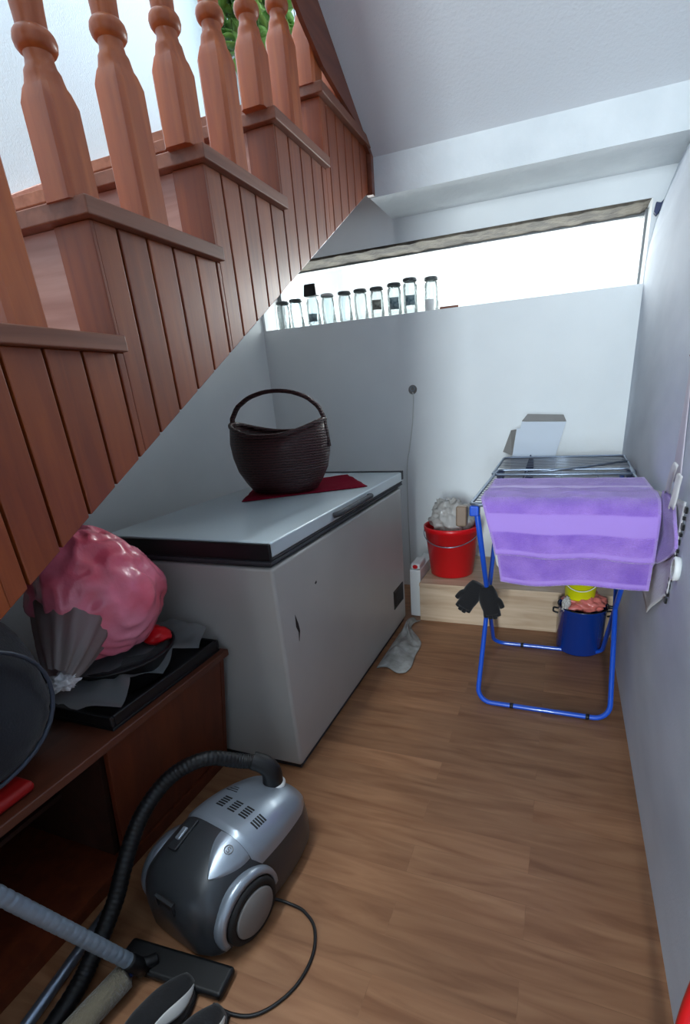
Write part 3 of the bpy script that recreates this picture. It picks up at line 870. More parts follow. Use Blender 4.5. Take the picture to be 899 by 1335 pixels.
tw = tag(obj('towel', bm, M['towel'], smooth=True, solid=.009), 'upper lilac terry towel with woven bands draped over the rack front', 'towel', 'lilac towels on the rack')
bm = towel(-.215, .292, 1.95, .632, 2, 1.702, .919, .045, .006, side_curl=.0)
tw2 = tag(obj('towel', bm, M['towel2'], smooth=True, solid=.007), 'lower lilac towel hanging longer beneath the banded one', 'towel', 'lilac towels on the rack')
# third lilac towel lobe bulging towards the wall
bm = bmesh.new()
def lob(u, v):
    # outline in the plane near the right wall, bulging to the viewer
    W_ = .15+.085*math.sin(min(1, v*3)*PI/2) if v < .5 else .235-.17*((v-.5)/.5)**1.4
    y = 1.70-W_*u
    z = .958-.25*v-.012*u+.05*u*v
    x = .2975-.004*math.sin(v*9)+.006*u
    return (x, y, z+.01*math.sin(u*3))
sheet(bm, lob, 20, 30)
tag(obj('towel', bm, M['towel2'], smooth=True, solid=.008), 'lilac towel corner folded round the rack end against right wall', 'towel', 'lilac towels on the rack')
# white cloth with black stitched edge, pointed corner down
wc = thing('white_cloth', 'thin white cloth with black stitched edge hanging point-down beside right wall', 'cloth', (0, 0, 0))
P = {'a': Vector((.3105, 1.462, .973)), 'b': Vector((.3095, 1.484, .709)), 'c': Vector((.306, 1.718, .545)), 'd': Vector((.306, 2.113, .509)), 'e': Vector((.306, 2.1, .90)), 'f': Vector((.309, 1.7, .96))}
bm = bmesh.new()
def wcf(u, v):
    top = P['a'].lerp(P['e'], u)
    if u < .5: bot = P['b'].lerp(P['c'], u*2)
    else: bot = P['c'].lerp(Vector((.303, 2.0, .62)), (u-.5)*2)
    p = top.lerp(bot, v)
    return (min(.3115, p.x+.002*math.sin(u*14)), p.y, p.z)
sheet(bm, wcf, 24, 20)
obj('cloth_panel', bm, M['whitecloth'], wc, smooth=True, solid=.002)
bm = bmesh.new()
for i in range(13):
    t = i/12
    p = Vector((.3098, 1.450, .955)).lerp(Vector((.3088, 1.50, .68)), t)
    s = .010 if i % 2 else .016
    box(bm, .3085, .3145, p.y-.006+.006*math.sin(i*2.1), p.y+.010, p.z-s/2, p.z+s/2)
obj('stitched_edge', bm, M['blackfabric'], wc, bevel=.001)
for k, (y0, z0, y1, z1, w) in enumerate(((1.60, 1.05, 1.66, .96, .045), (1.50, 1.035, 1.545, .94, .05))):
    bm = bmesh.new()
    def st_(u, v, y0=y0, z0=z0, y1=y1, z1=z1, w=w, k=k):
        return (.300-.004*k+.008*math.sin(PI*u)*-1, y0+(y1-y0)*v+w*(u-.5)+.006*math.sin(v*5+k), z0+(z1-z0)*v+.008*math.sin(u*5))
    sheet(bm, st_, 8, 12)
    obj('folded_strip', bm, M['whitecloth'], wc, smooth=True, solid=.003)
# pale ribbon on the wall
bm = bmesh.new()
def rib(u, v): return (.3125-.002*math.sin(u*PI), 1.685-.07*v+.10*(u-.35)*(.25+v), 1.324-.33*v)
sheet(bm, rib, 6, 30)
rbn = tag(obj('hanging_ribbon', bm, M['pinkribbon'], smooth=True, solid=.0012), 'pale pink translucent strip hanging down the right wall above the towels', 'ribbon')
bm = bmesh.new(); tube(bm, [(XR, 1.685, 1.326), (XR-.012, 1.685, 1.328)], .003, 8)
tag(obj('wall_nail', bm, mat('rusty_pink_nail', srgb(150, 70, 90), .5), smooth=True), 'tiny reddish nail in the right wall above the pale strip', 'nail')
bm = bmesh.new()
lathe(bm, [(.018, 0), (.026, 0), (.027, .012), (.024, .016), (.019, .014), (.016, .003), (0, .003)], 28, M=Matrix.Translation((XR, 1.435, .80)) @ Matrix.Rotation(-PI/2, 4, 'Y') @ Matrix.Scale(1.25, 4, (1, 0, 0)), cap=False)
tag(obj('wall_fitting', bm, M['white'], smooth=True), 'round white hollow fitting on the right wall beside the towels', 'fitting')

# black glove pair hanging at the crossing of the left legs
gl = thing('gloves', 'pair of black gloves clipped on the left legs of the drying rack', 'gloves', (-.29, 2.07, 0))
def mitt(sx, ang, c):
    bm = bmesh.new()
    Mx = Matrix.Translation(c) @ Matrix.Rotation(ang, 4, 'Y')
    path = catmull([(0, 0, .06), (0, 0, .0), (0, 0, -.075)], 6)
    vs0 = len(bm.verts)
    tube(bm, path, lambda t: .015+.007*math.sin(min(1, t*1.2)*PI*.8), 16, squash=2.0)
    for i, (dx, ln) in enumerate(((-.026, .022), (-.009, .032), (.008, .034), (.024, .024))):
        tube(bm, catmull([(dx*.8, 0, -.045), (dx, 0, -.07), (dx*1.15, -.004, -.065-ln)], 5), lambda t: .0150-.005*t*t, 10)
    tube(bm, catmull([(sx*.022, 0, -.0), (sx*.042, 0, -.02), (sx*.050, 0, -.052)], 5), lambda t: .0145-.003*t*t, 10)
    bmesh.ops.transform(bm, matrix=Mx, verts=bm.verts)
    return bm
obj('glove', mitt(-1, math.radians(28), Vector((-.045, -.012, .425))), M['blackfabric'], gl, smooth=True)
obj('glove', mitt(1, math.radians(-14), Vector((.030, -.018, .410))), M['blackfabric'], gl, smooth=True)
# white sock hanging inside the left edge of the rack
bm = bmesh.new()
def sock(u, v):
    a = u*2*PI
    w = .035*(1-.3*v)
    return (-.235+.010*math.sin(a)+.018*v*v+.02*v, 1.84+w*math.cos(a), .895-.25*v+.006*math.sin(a*2))
sheet(bm, sock, 20, 20)
tag(obj('white_sock', bm, M['whitecloth'], smooth=True), 'white sock hanging from the wires inside the rack left edge', 'sock')
bm = bmesh.new()
def sock2(u, v):
    a = u*2*PI
    return (-.19+.012*math.sin(a)+.01*v, 1.90+.028*math.cos(a), .885-.20*v)
sheet(bm, sock2, 18, 14)
tag(obj('dark_sock', bm, M['navyfabric'], smooth=True), 'dark sock hanging beside the white sock under the towels', 'sock')

# rag on the floor against the freezer
bm = bmesh.new()
def rag(u, v):
    # u across, v away from the viewer
    yy = 2.0+.60*v
    xl = -.800+.0*v
    xr = -.665+.05*math.sin(v*5.5)-.03*v+.02*math.cos(v*11)
    x = xl+(xr-xl)*u
    h = .030*abs(noise.noise(Vector((u*3, v*6, 1))))+.022*math.exp(-((u-.3)/.25)**2)*(.5+.5*math.sin(v*9))
    e = min(u, 1-u, v, 1-v)*7
    return (x, yy+.02*math.sin(u*6), .006+h*min(1, e))
sheet(bm, rag, 24, 44)
tag(obj('floor_rag', bm, M['ragcloth'], smooth=True, solid=.004), 'crumpled grey floor rag lying beside the foot of the freezer', 'rag')

# ------------------------------------------------------------------ cabinet
cb = thing('low_cabinet', 'low reddish-brown veneered cabinet with open bay in front of the freezer', 'cabinet', (0, 0, 0))
CY0, CY1, CX0 = -.13, 1.205, -1.62
bx('top_board', (CX0, -1.035, CY0, CY1+.012, .478, .502), M['cabinet_top'], cb, bevel=.004)
def front(z): return -1.05-.075*(.478-z)/.428       # the front leans back towards the floor
bm = bmesh.new(); prism(bm, [(CX0, 0), (front(.0), 0), (front(.477), .477), (CX0, .477)], 'y', CY1-.02, CY1-.002); obj('side_panel', bm, M['cabinet'], cb)
bm = bmesh.new(); prism(bm, [(CX0, 0), (front(.0), 0), (front(.477), .477), (CX0, .477)], 'y', CY0, CY0+.018); obj('side_panel', bm, M['cabinet'], cb)
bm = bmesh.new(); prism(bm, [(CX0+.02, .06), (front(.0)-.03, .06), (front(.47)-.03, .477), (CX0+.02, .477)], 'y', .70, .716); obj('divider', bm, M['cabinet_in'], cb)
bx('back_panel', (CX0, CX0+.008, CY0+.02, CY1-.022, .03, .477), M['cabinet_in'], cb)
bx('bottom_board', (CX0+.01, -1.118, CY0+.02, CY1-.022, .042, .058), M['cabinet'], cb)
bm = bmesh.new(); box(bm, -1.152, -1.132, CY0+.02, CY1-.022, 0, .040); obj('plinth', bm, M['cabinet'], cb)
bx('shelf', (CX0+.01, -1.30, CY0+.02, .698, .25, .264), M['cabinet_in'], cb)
bm = bmesh.new()
prism(bm, [(front(.062)-.016, .062), (front(.062), .062), (front(.474), .474), (front(.474)-.016, .474)], 'y', .702, CY1-.0215)
dd = obj('door', bm, M['cabinet'], cb, bevel=.002)
for z in (.40, .36):
    bm = bmesh.new(); lathe(bm, [(0, 0), (.006, 0), (.004, .008), (0, .010)], 12, M=Matrix.Translation((-1.30, .699, z-.02)) @ Matrix.Rotation(PI/2, 4, 'X'))
    obj('catch', bm, M['steel'], cb, smooth=True)
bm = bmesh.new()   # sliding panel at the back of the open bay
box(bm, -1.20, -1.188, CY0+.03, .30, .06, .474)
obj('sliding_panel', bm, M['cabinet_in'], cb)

# tray, pan, bags on the cabinet
ty = thing('black_tray', 'flat black tray lying along the edge of the brown cabinet top', 'tray', (0, 0, 0))
bm = bmesh.new(); box(bm, -1.50, -1.055, .74, 1.200, .503, .512)
obj('tray_base', bm, M['black'], ty, bevel=.003)
bm = bmesh.new()
for d in ((-1.50, -1.055, .74, .752), (-1.50, -1.055, 1.188, 1.200), (-1.067, -1.055, .753, 1.187), (-1.50, -1.488, .753, 1.187)):
    box(bm, d[0], d[1], d[2], d[3], .5125, .545)
obj('tray_rim', bm, M['black'], ty, bevel=.004)
pn = thing('black_pan', 'round black pan under the pink bag on the black tray', 'pan', (-1.25, .97, .513))
bm = bmesh.new(); lathe(bm, [(0, 0), (.125, 0), (.14, .01), (.165, .085), (.171, .088), (.171, .094), (.163, .094), (.134, .014), (0, .008)], 40)
obj('pan_body', bm, M['black'], pn, smooth=True)
bm = bmesh.new(); lathe(bm, [(0, .012), (.125, .012), (.150, .082), (.147, .088), (.10, .080), (0, .074)], 32)
obj('pan_content', bm, M['blackfabric'], pn, smooth=True)
bm = bmesh.new(); blob(bm, (-1.165, 1.05, .625), (.05, .045, .028), .15, 6, 5, 24, 16)
tag(obj('red_pouch', bm, M['red'], smooth=True), 'bit of red plastic pouch showing between pink bag and black pan rim', 'pouch')
def bagshape(d):
    ph = math.atan2(d.y, d.x)
    return 1+.022*math.sin(ph*9+2.5*d.z)*(1-abs(d.z))+.10*max(0, d.z)**4-.30*max(0, d.z)*max(0, d.y+.15)+.03*max(0, d.z)+.10*max(0, -d.z)*abs(d.x)
bm = bmesh.new(); blob(bm, (-1.245, .965, .800), (.160, .195, .195), .075, 4.0, 2, 120, 72, shape=bagshape, floor=.635)
pb = thing('pink_plastic_bag', 'full bright pink plastic bag slumped on the black pan', 'bag', (0, 0, 0))
obj('bag_body', bm, M['pinkbag'], pb, smooth=True)
bm = bmesh.new()
def neck(u, v):
    a = u*2*PI
    c = Vector((-1.245, .885, .795)).lerp(Vector((-1.165, .725, .668)), v)
    r = .098*(1-v)**.9+.020+.012*v
    w = 1+.12*math.sin(a*11+v*3)*v+.05*math.sin(a*17)*v
    ax = Vector((.2, -.85, -.45)).normalized(); e1 = ax.cross(Vector((0, 0, 1))).normalized(); e2 = ax.cross(e1)
    return c+e1*math.cos(a)*r*w*1.1+e2*math.sin(a)*r*w
sheet(bm, neck, 56, 16)
obj('gathered_neck', bm, clear('grey_translucent_film', (.6, .56, .56, 1), .3, .2, .72, (.46, .40, .39, 1)), pb, smooth=True)
bm = bmesh.new(); blob(bm, (-1.155, .722, .655), (.035, .040, .022), .45, 9, 12, 40, 24)
obj('white_frill', bm, M['whitecloth'], pb, smooth=True)

# clear film sheet draped on tray
bm = bmesh.new()
def film(u, v):
    # u along y from near to far, v from outer edge inwards
    y = .70+.50*u
    x = -1.055-.012*math.sin(u*17)-.20*v
    zig = abs(((u*3.0) % 1)-.5)*2
    z = .556+.035*zig*(1-v)+.05*v+.012*noise.noise(Vector((u*8, v*5, 0)))
    return (x-.05*zig*(1-v), y, z)
sheet(bm, film, 48, 14)
tag(obj('plastic_film', bm, M['whitefilm'], smooth=True), 'crumpled clear plastic film draped over the black tray below pink bag', 'plastic film')

nb = thing('navy_bag', 'dark navy soft bag with grey piping on the cabinet at the left edge', 'bag', (0, 0, 0))
bm = bmesh.new()
blob(bm, (-1.30, .445, .705), (.23, .255, .20), .05, 4, 6, 48, 32, shape=lambda d: 1/max(.82, (abs(d.x)**4+abs(d.y)**4+abs(d.z)**4)**.25)**.8, floor=.505, roof=lambda y: diag(y)-.008)
obj('bag_body', bm, M['navyfabric'], nb, smooth=True)
bm = bmesh.new()
pp = []
for k in range(33):
    a = 2*PI*k/33
    pp.append((0, .445+.245*math.cos(a)*.84, .705+.19*math.sin(a)*.84))
tube(bm, [(-1.30+.232*(1-.35*((abs((q[1]-.445)/.255))**3+abs((q[2]-.705)/.20)**3)*.5), q[1], min(q[2], diag(q[1])-.022)) for q in pp], .005, 8, closed=True)
obj('piping', bm, M['piping'], nb, smooth=True)
bm = bmesh.new(); box(bm, -1.20, -1.06, .40, .53, .503, .53)
tag(obj('red_box', bm, mat('dull_red_plastic', srgb(150, 14, 14), .5), bevel=.012), 'red flat box on the cabinet edge below the navy bag', 'box')

# ------------------------------------------------------------------ vacuum cleaner
VA = math.radians(-11)
vc = thing('vacuum_cleaner', 'silver and dark grey canister vacuum cleaner on the wooden floor', 'vacuum cleaner', (-.835, .575, 0), VA)
VL = .49
def vw(s):   # half width
    return .150*min(1, (1-((.16-s)/.16)**3*.20) if s < .16 else 1)*(1-.50*max(0, (s-.45)/.55)**2.0)
def vh(s):   # top height
    base = .245*(1-.30*((max(0, .40-s))/.40)**2.0) if s < .4 else .245*(1-.34*((s-.4)/.6)**2.0)
    return base
def vsec(s, th):
    """th 0 = right side low, pi/2 top, pi left low (superellipse arch), below closes flat"""
    w, h = vw(s), vh(s)
    endf = 1.0
    if s < .10: endf = math.sqrt(max(0, 1-((.10-s)/.10)**2))*.30+.70
    if s > .80: endf = math.sqrt(max(0.0, 1-((s-.80)/.20)**2))*.88+.12
    c, s_ = math.cos(th), math.sin(th)
    e = .62
    x = w*endf*math.copysign(abs(c)**e, c)
    z = .035+(h-.035)*endf*abs(s_)**e if s_ >= 0 else .035-.020*abs(s_)**e
    return Vector((x, s*VL, z))
def vpatch(s0, s1, t0, t1, ns, nt_, off=0.0, endcap0=False, endcap1=False, close=False):
    bm = bmesh.new(); G = []
    for i in range(ns+1):
        s = s0+(s1-s0)*i/ns; row = []
        for j in range(nt_+(0 if close else 1)):
            th = t0+(t1-t0)*j/nt_
            p = vsec(s, th); c = Vector((0, p.y, .10)); d = (p-c).normalized()
            row.append(bm.verts.new(p+d*off))
        G.append(row)
    for i in range(ns):
        m_ = len(G[0])
        for j in range(m_ if close else m_-1):
            bm.faces.new((G[i][j], G[i][(j+1) % m_], G[i+1][(j+1) % m_], G[i+1][j]))
    if endcap0: bm.faces.new(G[0][::-1])
    if endcap1: bm.faces.new(G[-1])
    return bm
obj('lower_housing', vpatch(0, 1, 0, 2*PI, 40, 48, 0, True, True, True), M['graphite'], vc, smooth=True)
# silver top cover with a pointed tongue running to the near end
def cover_bm():
    bm = bmesh.new(); G = []
    ns = 44; n2 = 30
    for i in range(ns+1):
        s = .36+.62*i/ns
        half = 1.12 if s > .40 else .9+.22*(s-.36)/.04
        half *= (1-.18*max(0, (s-.8)/.2))
        row = []
        for j in range(n2+1):
            th = PI/2-half+2*half*j/n2
            p = vsec(s, th); d = (p-Vector((0, p.y, .10))).normalized()
            edge = min(j, n2-j)/3
            row.append(bm.verts.new(p+d*(.0055*min(1, edge)*min(1, i/2)*min(1, (ns-i)/2)+.0005)))
        G.append(row)
    for i in range(ns):
        for j in range(n2): bm.faces.new((G[i][j], G[i][j+1], G[i+1][j+1], G[i+1][j]))
    return bm
obj('top_cover', cover_bm(), M['silver'], vc, smooth=True)
def tongue_bm():
    bm = bmesh.new(); G = []
    ns = 20; n2 = 16
    for i in range(ns+1):
        t = i/ns; s = .15+.205*t
        half = .02+.60*math.sin(min(1, t*1.05)*PI/2)**.8
        row = []
        for j in range(n2+1):
            th = 1.16-half*.72+2*half*.62*j/n2
            p = vsec(s, th); d = (p-Vector((0, p.y, .10))).normalized()
            row.append(bm.verts.new(p+d*(.004*min(1, min(j, n2-j)/2)+.0005)))
        G.append(row)
    for i in range(ns):
        for j in range(n2): bm.faces.new((G[i][j], G[i][j+1], G[i+1][j+1], G[i+1][j]))
    return bm
obj('release_flap', tongue_bm(), M['silver'], vc, smooth=True)
# round emblem pressed in the flap
def frame_at(s, th, off=0):
    p = vsec(s, th); a = vsec(s, th+.02)-vsec(s, th-.02); b = vsec(s+.01, th)-vsec(s-.01, th)
    a.normalize(); n = b.cross(a).normalized()
    c = Vector((0, p.y, .10))
    if n.dot(p-c) < 0: n = -n
    b = n.cross(a).normalized()
    Mx = Matrix((a, b, n)).transposed().to_4x4(); Mx.translation = p+n*off
    return Mx
bm = bmesh.new(); Mx = frame_at(.30, 1.16, .0055)
tube(bm, [Mx @ Vector((.011*math.cos(2*PI*k/24), .011*math.sin(2*PI*k/24), 0)) for k in range(24)], .0012, 6, closed=True)
tube(bm, [Mx @ Vector(p) for p in catmull([(.004, .005, 0), (-.003, .006, 0), (-.003, .001, 0), (.003, -.001, 0), (.003, -.006, 0), (-.004, -.005, 0)], 5)], .0012, 6)
obj('emblem', bm, M['greyhub'], vc, smooth=True)
# vents: four blocks of slots across the cover
for th0 in (1.116, 1.403, 1.563, 1.672):
    bm = bmesh.new()
    for r_ in range(5):
        s = .475+r_*.017
        Mx = frame_at(s+.004*0, th0, .0062)
        box(bm, -.013, .013, -.0022, .0022, -.002, .0006, M=Mx)
    obj('vent_slots', bm, M['black'], vc)
bm = bmesh.new()
for i, wd in enumerate((.022, .016, .010)):
    Mx = frame_at(.60+.018*i, 1.78, .0062); box(bm, -wd, wd, -.0012, .0012, -.001, .0004, M=Mx)
obj('printed_mark', bm, M['darkgrey'], vc)
bm = bmesh.new(); Mx = frame_at(.255, 1.80, .002); box(bm, -.017, .017, -.045, .045, -.004, .003, M=Mx)
sw = obj('switch_recess', bm, M['darkgrey'], vc, bevel=.003)
bm = bmesh.new(); Mx = frame_at(.25, 1.80, .006); box(bm, -.009, .009, -.018, .018, -.002, .006, M=Mx)
obj('slider_button', bm, M['silver'], sw, bevel=.005)
bm = bmesh.new(); box(bm, -.030, .024, -.012, .010, .135, .160, M=Matrix.Translation((-.0, .012, 0)))
obj('parking_slot', bm, M['black'], vc, bevel=.003)
bm = bmesh.new()
box(bm, -.036, .030, -.004, .004, .160, .166); box(bm, -.036, -.030, -.004, .004, .13, .16); box(bm, .024, .030, -.004, .004, .13, .16)
obj('slot_frame', bm, M['graphite'], vc, bevel=.001)
# wheels
for s_ in (1, -1):
    X0 = s_*.138
    Mw = Matrix.Translation((X0, .125, .083)) @ Matrix.Rotation(s_*PI/2, 4, 'Y')
    bm = bmesh.new(); lathe(bm, [(0, 0), (.078, 0), (.083, .004), (.083, .024), (.077, .030), (.066, .032), (.064, .024), (0, .024)], 48, M=Mw)
    w = obj('wheel', bm, M['blackrubber'], vc, smooth=True)
    bm = bmesh.new(); lathe(bm, [(0, .025), (.060, .025), (.0635, .031), (.060, .035), (0, .038)], 48, M=Mw)
    obj('hub_cap', bm, M['greyhub'], w, smooth=True)
    # fender arch over the wheel
    bm = bmesh.new(); G = []
    for k in range(25):
        a = math.radians(-20)+math.radians(205)*k/24
        row = []
        for (rr_, dx) in ((.086, -.02), (.100, -.018), (.104, .004), (.100, .018), (.088, .022), (.086, .016)):
            row.append(bm.verts.new((X0+s_*dx, .125-rr_*math.cos(a), .083+rr_*math.sin(a))))
        G.append(row)
    for a_, b_ in zip(G, G[1:]):
        for j in range(6): bm.faces.new((a_[j], a_[(j+1) % 6], b_[(j+1) % 6], b_[j]))
    bm.faces.new(G[0]); bm.faces.new(G[-1][::-1])
    obj('wheel_arch', bm, M['silver'], vc, smooth=True)
# front castor
bm = bmesh.new(); lathe(bm, [(0, -.012), (.022, -.012), (.024, -.008), (.024, .008), (.022, .012), (0, .012)], 24, M=Matrix.Translation((0, .40, .024)) @ Matrix.Rotation(PI/2, 4, 'Y'))
obj('castor', bm, M['blackrubber'], vc, smooth=True)
# hose
bm = bmesh.new(); lathe(bm, [(.036, 0), (.038, .004), (.034, .012), (.030, .014)], 32, c=(.01, .395, vh(.8)-.004)); obj('hose_socket', bm, M['white'], vc, smooth=True)
hz = vh(.8)+.01
Vi = (Matrix.Translation((-.835, .575, 0)) @ Matrix.Rotation(VA, 4, 'Z')).inverted()
W0 = (Matrix.Translation((-.835, .575, 0)) @ Matrix.Rotation(VA, 4, 'Z')) @ Vector((.01, .395, hz))
bm = bmesh.new()
tube(bm, [Vi @ Vector(p) for p in catmull([W0-Vector((0, 0, .012)), W0+Vector((0, .002, .035)), W0+Vector((-.018, -.002, .062)), W0+Vector((-.05, -.012, .078))], 8)], lambda t: .031-.004*t, 20)
obj('hose_elbow', bm, M['black'], vc, smooth=True)
hp = catmull([W0+Vector((-.03, -.006, .072)), W0+Vector((-.08, -.03, .083)), (-.895, .87, .345), (-.965, .80, .325), (-1.00, .715, .27), (-1.005, .64, .20), (-1.00, .56, .11), (-.99, .47, .055), (-.975, .38, .03), (-.95, .2, .03)], 34)
bm = bmesh.new()
cnt = len(hp)
tube(bm, [Vi @ Vector(p) for p in hp], lambda t: .0215+.0008*math.cos(t*cnt*PI*.5*1.0), 18)
obj('hose', bm, M['black'], vc, smooth=True)
# power cord
bm = bmesh.new()
cp = catmull([(-.665, .735, .03), (-.645, .755, .010), (-.60, .757, .0045), (-.56, .750, .0045), (-.515, .72, .0045), (-.488, .66, .0045), (-.492, .59, .0045), (-.52, .535, .0045), (-.56, .498, .0045), (-.61, .485, .0045), (-.66, .488, .0045)], 12)
tube(bm, [Vi @ Vector(p) for p in cp], .0042, 8)
obj('power_cord', bm, M['black'], vc, smooth=True)

# wand leaning on cabinet, floor nozzle
wd_ = thing('vacuum_wand', 'grey ribbed telescopic vacuum tube leaning over the floor nozzle bottom left', 'vacuum tube', (0, 0, 0))
a0 = Vector((-.865, .472, .075)); a1 = Vector((-1.005, .305, .56)); 
a0 = Vector((-.872, .474, .070)); dirw = (Vector((-.968, .352, .42))-a0).normalized(); a1 = a0+dirw*.60
bm = bmesh.new()
path = []; nn = 180
tube(bm, [a0.lerp(a1, i/nn) for i in range(nn+1)], lambda t: .0165-.0011*(1 if (t*nn) % 6 < 1 else 0), 20)
obj('tube', bm, M['wandgrey'], wd_, smooth=True)
bm = bmesh.new(); tube(bm, [a0-dirw*.045, a0-dirw*.02, a0+dirw*.004, a0+dirw*.012], lambda t: .019 if t < .9 else .0175, 20)
obj('tube_end', bm, M['black'], wd_, smooth=True)
fn_ = thing('floor_nozzle', 'flat black vacuum floor nozzle between the cleaner and black shoes', 'nozzle', (-.795, .520, 0), math.radians(4))
bm = bmesh.new(); box(bm, -.15, .15, -.035, .035, .004, .028); obj('nozzle_head', bm, M['black'], fn_, bevel=.010)
bm = bmesh.new(); tube(bm, catmull([(-.05, -.0, .030), (-.065, -.02, .040), (-.085, -.03, .046)], 6), .014, 14); obj('nozzle_neck', bm, M['black'], fn_, smooth=True)
bm = bmesh.new(); box(bm, -.14, .14, -.03, .03, 0.0005, .004); obj('brush_strip', bm, M['blackrubber'], fn_)
# steel tube on the floor
bm = bmesh.new(); tube(bm, [(-1.085, .62, .0155), (-1.02, .20, .0155)], .0145, 18)
tag(obj('steel_tube', bm, M['steel'], smooth=True), 'shiny steel tube lying on the floor along the cabinet base', 'tube')
# beige roller
rl = thing('paint_roller', 'worn beige fluffy paint roller beside the black shoes', 'roller', (0, 0, 0))
bm = bmesh.new(); tube(bm, [(-.875, .462, .043), (-.882, .455, .042), (-.915, .30, .034), (-.918, .29, .034)], lambda t: .022 if t in (0, 1) else .030, 24)
obj('roller_sleeve', bm, M['beige'], rl, smooth=True)
bm = bmesh.new(); tube(bm, [(-.870, .470, .044), (-.8745, .4635, .0435)], .010, 16)
obj('roller_cap', bm, M['navyplastic'], rl, smooth=True)

# shoes
def shoe(loc, rz, label, flip):
    s = thing('shoe', label, 'shoe', loc, rz, 'black shoes at the bottom of the frame')
    def sec(t, a, off=0, zs=1):
        # t 0 toe .. 1 heel, local -y direction is the heel
        w = .047*math.sin(min(1, (t+.035)*3.2)*PI/2)**.6*(1-.20*math.exp(-((t-.6)/.2)**2))*(1 if t < .9 else math.sqrt(max(.05, 1-((t-.9)/.1)**2))*.5+.5)
        h = .030+.050*min(1, t*2.2)**.9
        c, s_ = math.cos(a), math.sin(a)
        return Vector(((w+off)*math.copysign(abs(c)**.8, c), .27*(.5-t), .014+(h+off)*abs(s_)**.85 if s_ > 0 else .014))
    bm = bmesh.new(); G = []
    for i in range(31):
        G.append([bm.verts.new(sec(i/30, 2*PI*k/28)) for k in range(28)])
    for a, b in zip(G, G[1:]):
        for k in range(28): bm.faces.new((a[k], a[(k+1) % 28], b[(k+1) % 28], b[k]))
    bm.faces.new(G[0]); bm.faces.new(G[-1][::-1])
    obj('upper', bm, M['blackfabric'], s, smooth=True)
    bm = bmesh.new()
    pts = []
    for i in range(0, 31): pts.append((sec(i/30, 0).x+.003, sec(i/30, 0).y))
    pts2 = [(-x, y) for x, y in pts][::-1]
    prism(bm, [(pts[0][0], pts[0][1]+.006)]+pts+pts2+[(-pts[0][0], pts[0][1]+.006)], 'z', 0, .0135)
    obj('sole', bm, M['blackrubber'], s, bevel=.003)
    # white crescent on the toe side
    bm = bmesh.new(); G = []
    for i in range(13):
        t = .03+.42*i/12
        wdt = .55*math.sin(PI*(i+.5)/13)**.8+.03
        mid = .50+.25*i/12
        row = []
        for k in range(7):
            a = mid-wdt/2+wdt*k/6
            if flip: a = PI-a
            p = sec(t, a, .0018); row.append(bm.verts.new(p))
        G.append(row)
    for a, b in zip(G, G[1:]):
        for k in range(6): bm.faces.new((a[k], a[k+1], b[k+1], b[k]))
    obj('white_side_panel', bm, M['shoewhite'], s, smooth=True, solid=.0015)
shoe((-.755, .375, 0), math.radians(-8), 'left of two black shoes with white side crescents, toe towards nozzle', False)
shoe((-.650, .345, 0), math.radians(-10), 'right of two black shoes with white side crescents, cropped by frame', False)

# red item at the bottom right corner
rh = thing('dustpan_brush', 'red plastic handle leaning on the right wall at the bottom right corner', 'brush', (0, 0, 0))
bm = bmesh.new(); tube(bm, catmull([(.285, .66, .02), (.287, .668, .12), (.288, .672, .21), (.289, .665, .32), (.289, .655, .42)], 8), .012, 14, squash=.9)
obj('handle', bm, M['red'], rh, smooth=True)
bm = bmesh.new(); box(bm, .262, .304, .56, .69, .0, .03); obj('brush_head', bm, M['white'], rh, bevel=.008)

# ------------------------------------------------------------------ light
W = bpy.data.worlds.new('sky'); SC.world = W; W.use_nodes = True
bg = W.node_tree.nodes['Background']; bg.inputs[0].default_value = (.88, .95, 1.0, 1); bg.inputs[1].default_value = 1.5
def area(name, loc, rot, sx, sy, power, col=(1, 1, 1), spread=PI):
    l = bpy.data.lights.new(name, 'AREA'); l.shape = 'RECTANGLE'; l.size = sx; l.size_y = sy; l.energy = power; l.color = col; l.spread = spread
    o = bpy.data.objects.new(name, l); COL.objects.link(o); o.location = loc; o.rotation_euler = rot
    return o
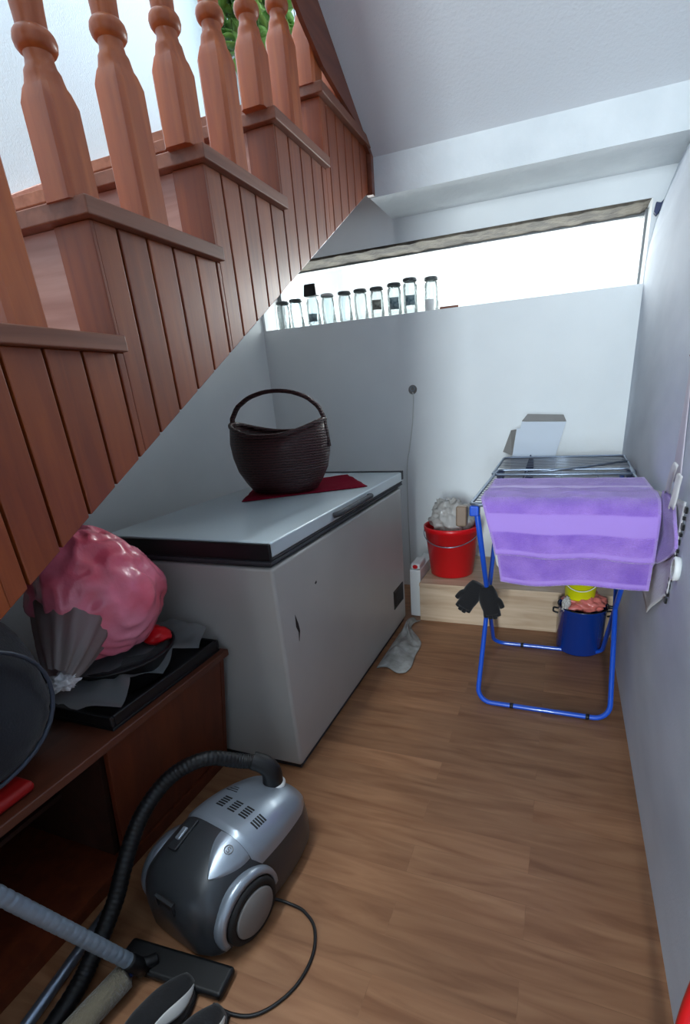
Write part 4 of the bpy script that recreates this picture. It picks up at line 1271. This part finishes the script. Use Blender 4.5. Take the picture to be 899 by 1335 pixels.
# daylight just outside the strip window
area('window_daylight', (-.79, YB+.50, 2.05), (math.radians(-72), 0, 0), 2.2, .55, 66, (.96, .99, 1))
# daylight from the roof window over the stairwell
area('stairwell_daylight', (-1.15, 1.0, 5.0), (0, math.radians(-28), 0), .5, 4.2, 150, (.84, .95, 1), math.radians(120))
# daylight from the entrance at the far end of the hall
area('hall_daylight', (.06, -5.1, 1.75), (math.radians(90), 0, 0), .45, 2.2, 140, (.82, .94, 1), math.radians(120))

# ------------------------------------------------------------------ camera
cam = bpy.data.cameras.new('camera'); co = bpy.data.objects.new('camera', cam); COL.objects.link(co)
r = Vector((.93728, .34293, -.0626)); 
import math as _m
def solve_axes():
    a0_, a1_, a2_ = 3.90515279e-01, -3.76991107e-01, -6.86269545e-02
    cx, sx, cy, sy, cz, sz = _m.cos(a0_), _m.sin(a0_), _m.cos(a1_), _m.sin(a1_), _m.cos(a2_), _m.sin(a2_)
    Rz = Matrix(((cz, -sz, 0), (sz, cz, 0), (0, 0, 1))); Rx = Matrix(((1, 0, 0), (0, cx, -sx), (0, sx, cx))); Ry = Matrix(((cy, 0, -sy), (0, 1, 0), (sy, 0, cy)))
    R = Rz @ Rx @ Ry
    toW = lambda v: Vector((v[0], v[2], -v[1]))
    return toW(R[0]), -toW(R[1]), toW(R[2])
rt, up, fw = solve_axes()
Mc = Matrix((rt, up, -fw)).transposed().to_4x4(); Mc.translation = Vector((0, 0, 1.28))
co.matrix_world = Mc
F, PX, PY = 636.636, 486.362, 778.716
cam.sensor_fit = 'AUTO'; cam.sensor_width = 36; cam.lens = 36*F/1335
cam.shift_x = (449.5-PX)/1335; cam.shift_y = (PY-667.5)/1335
cam.clip_start = .02; cam.clip_end = 100
SC.camera = co

SC.view_settings.view_transform = 'Standard'; SC.view_settings.look = 'None'
SC.view_settings.gamma = 1; SC.view_settings.exposure = 0.22; SC.view_settings.use_curve_mapping = False
SC.cycles.use_denoising = True
SC.cycles.max_bounces = 8; SC.cycles.diffuse_bounces = 4; SC.cycles.transparent_max_bounces = 24
SC.cycles.caustics_reflective = False; SC.cycles.caustics_refractive = False
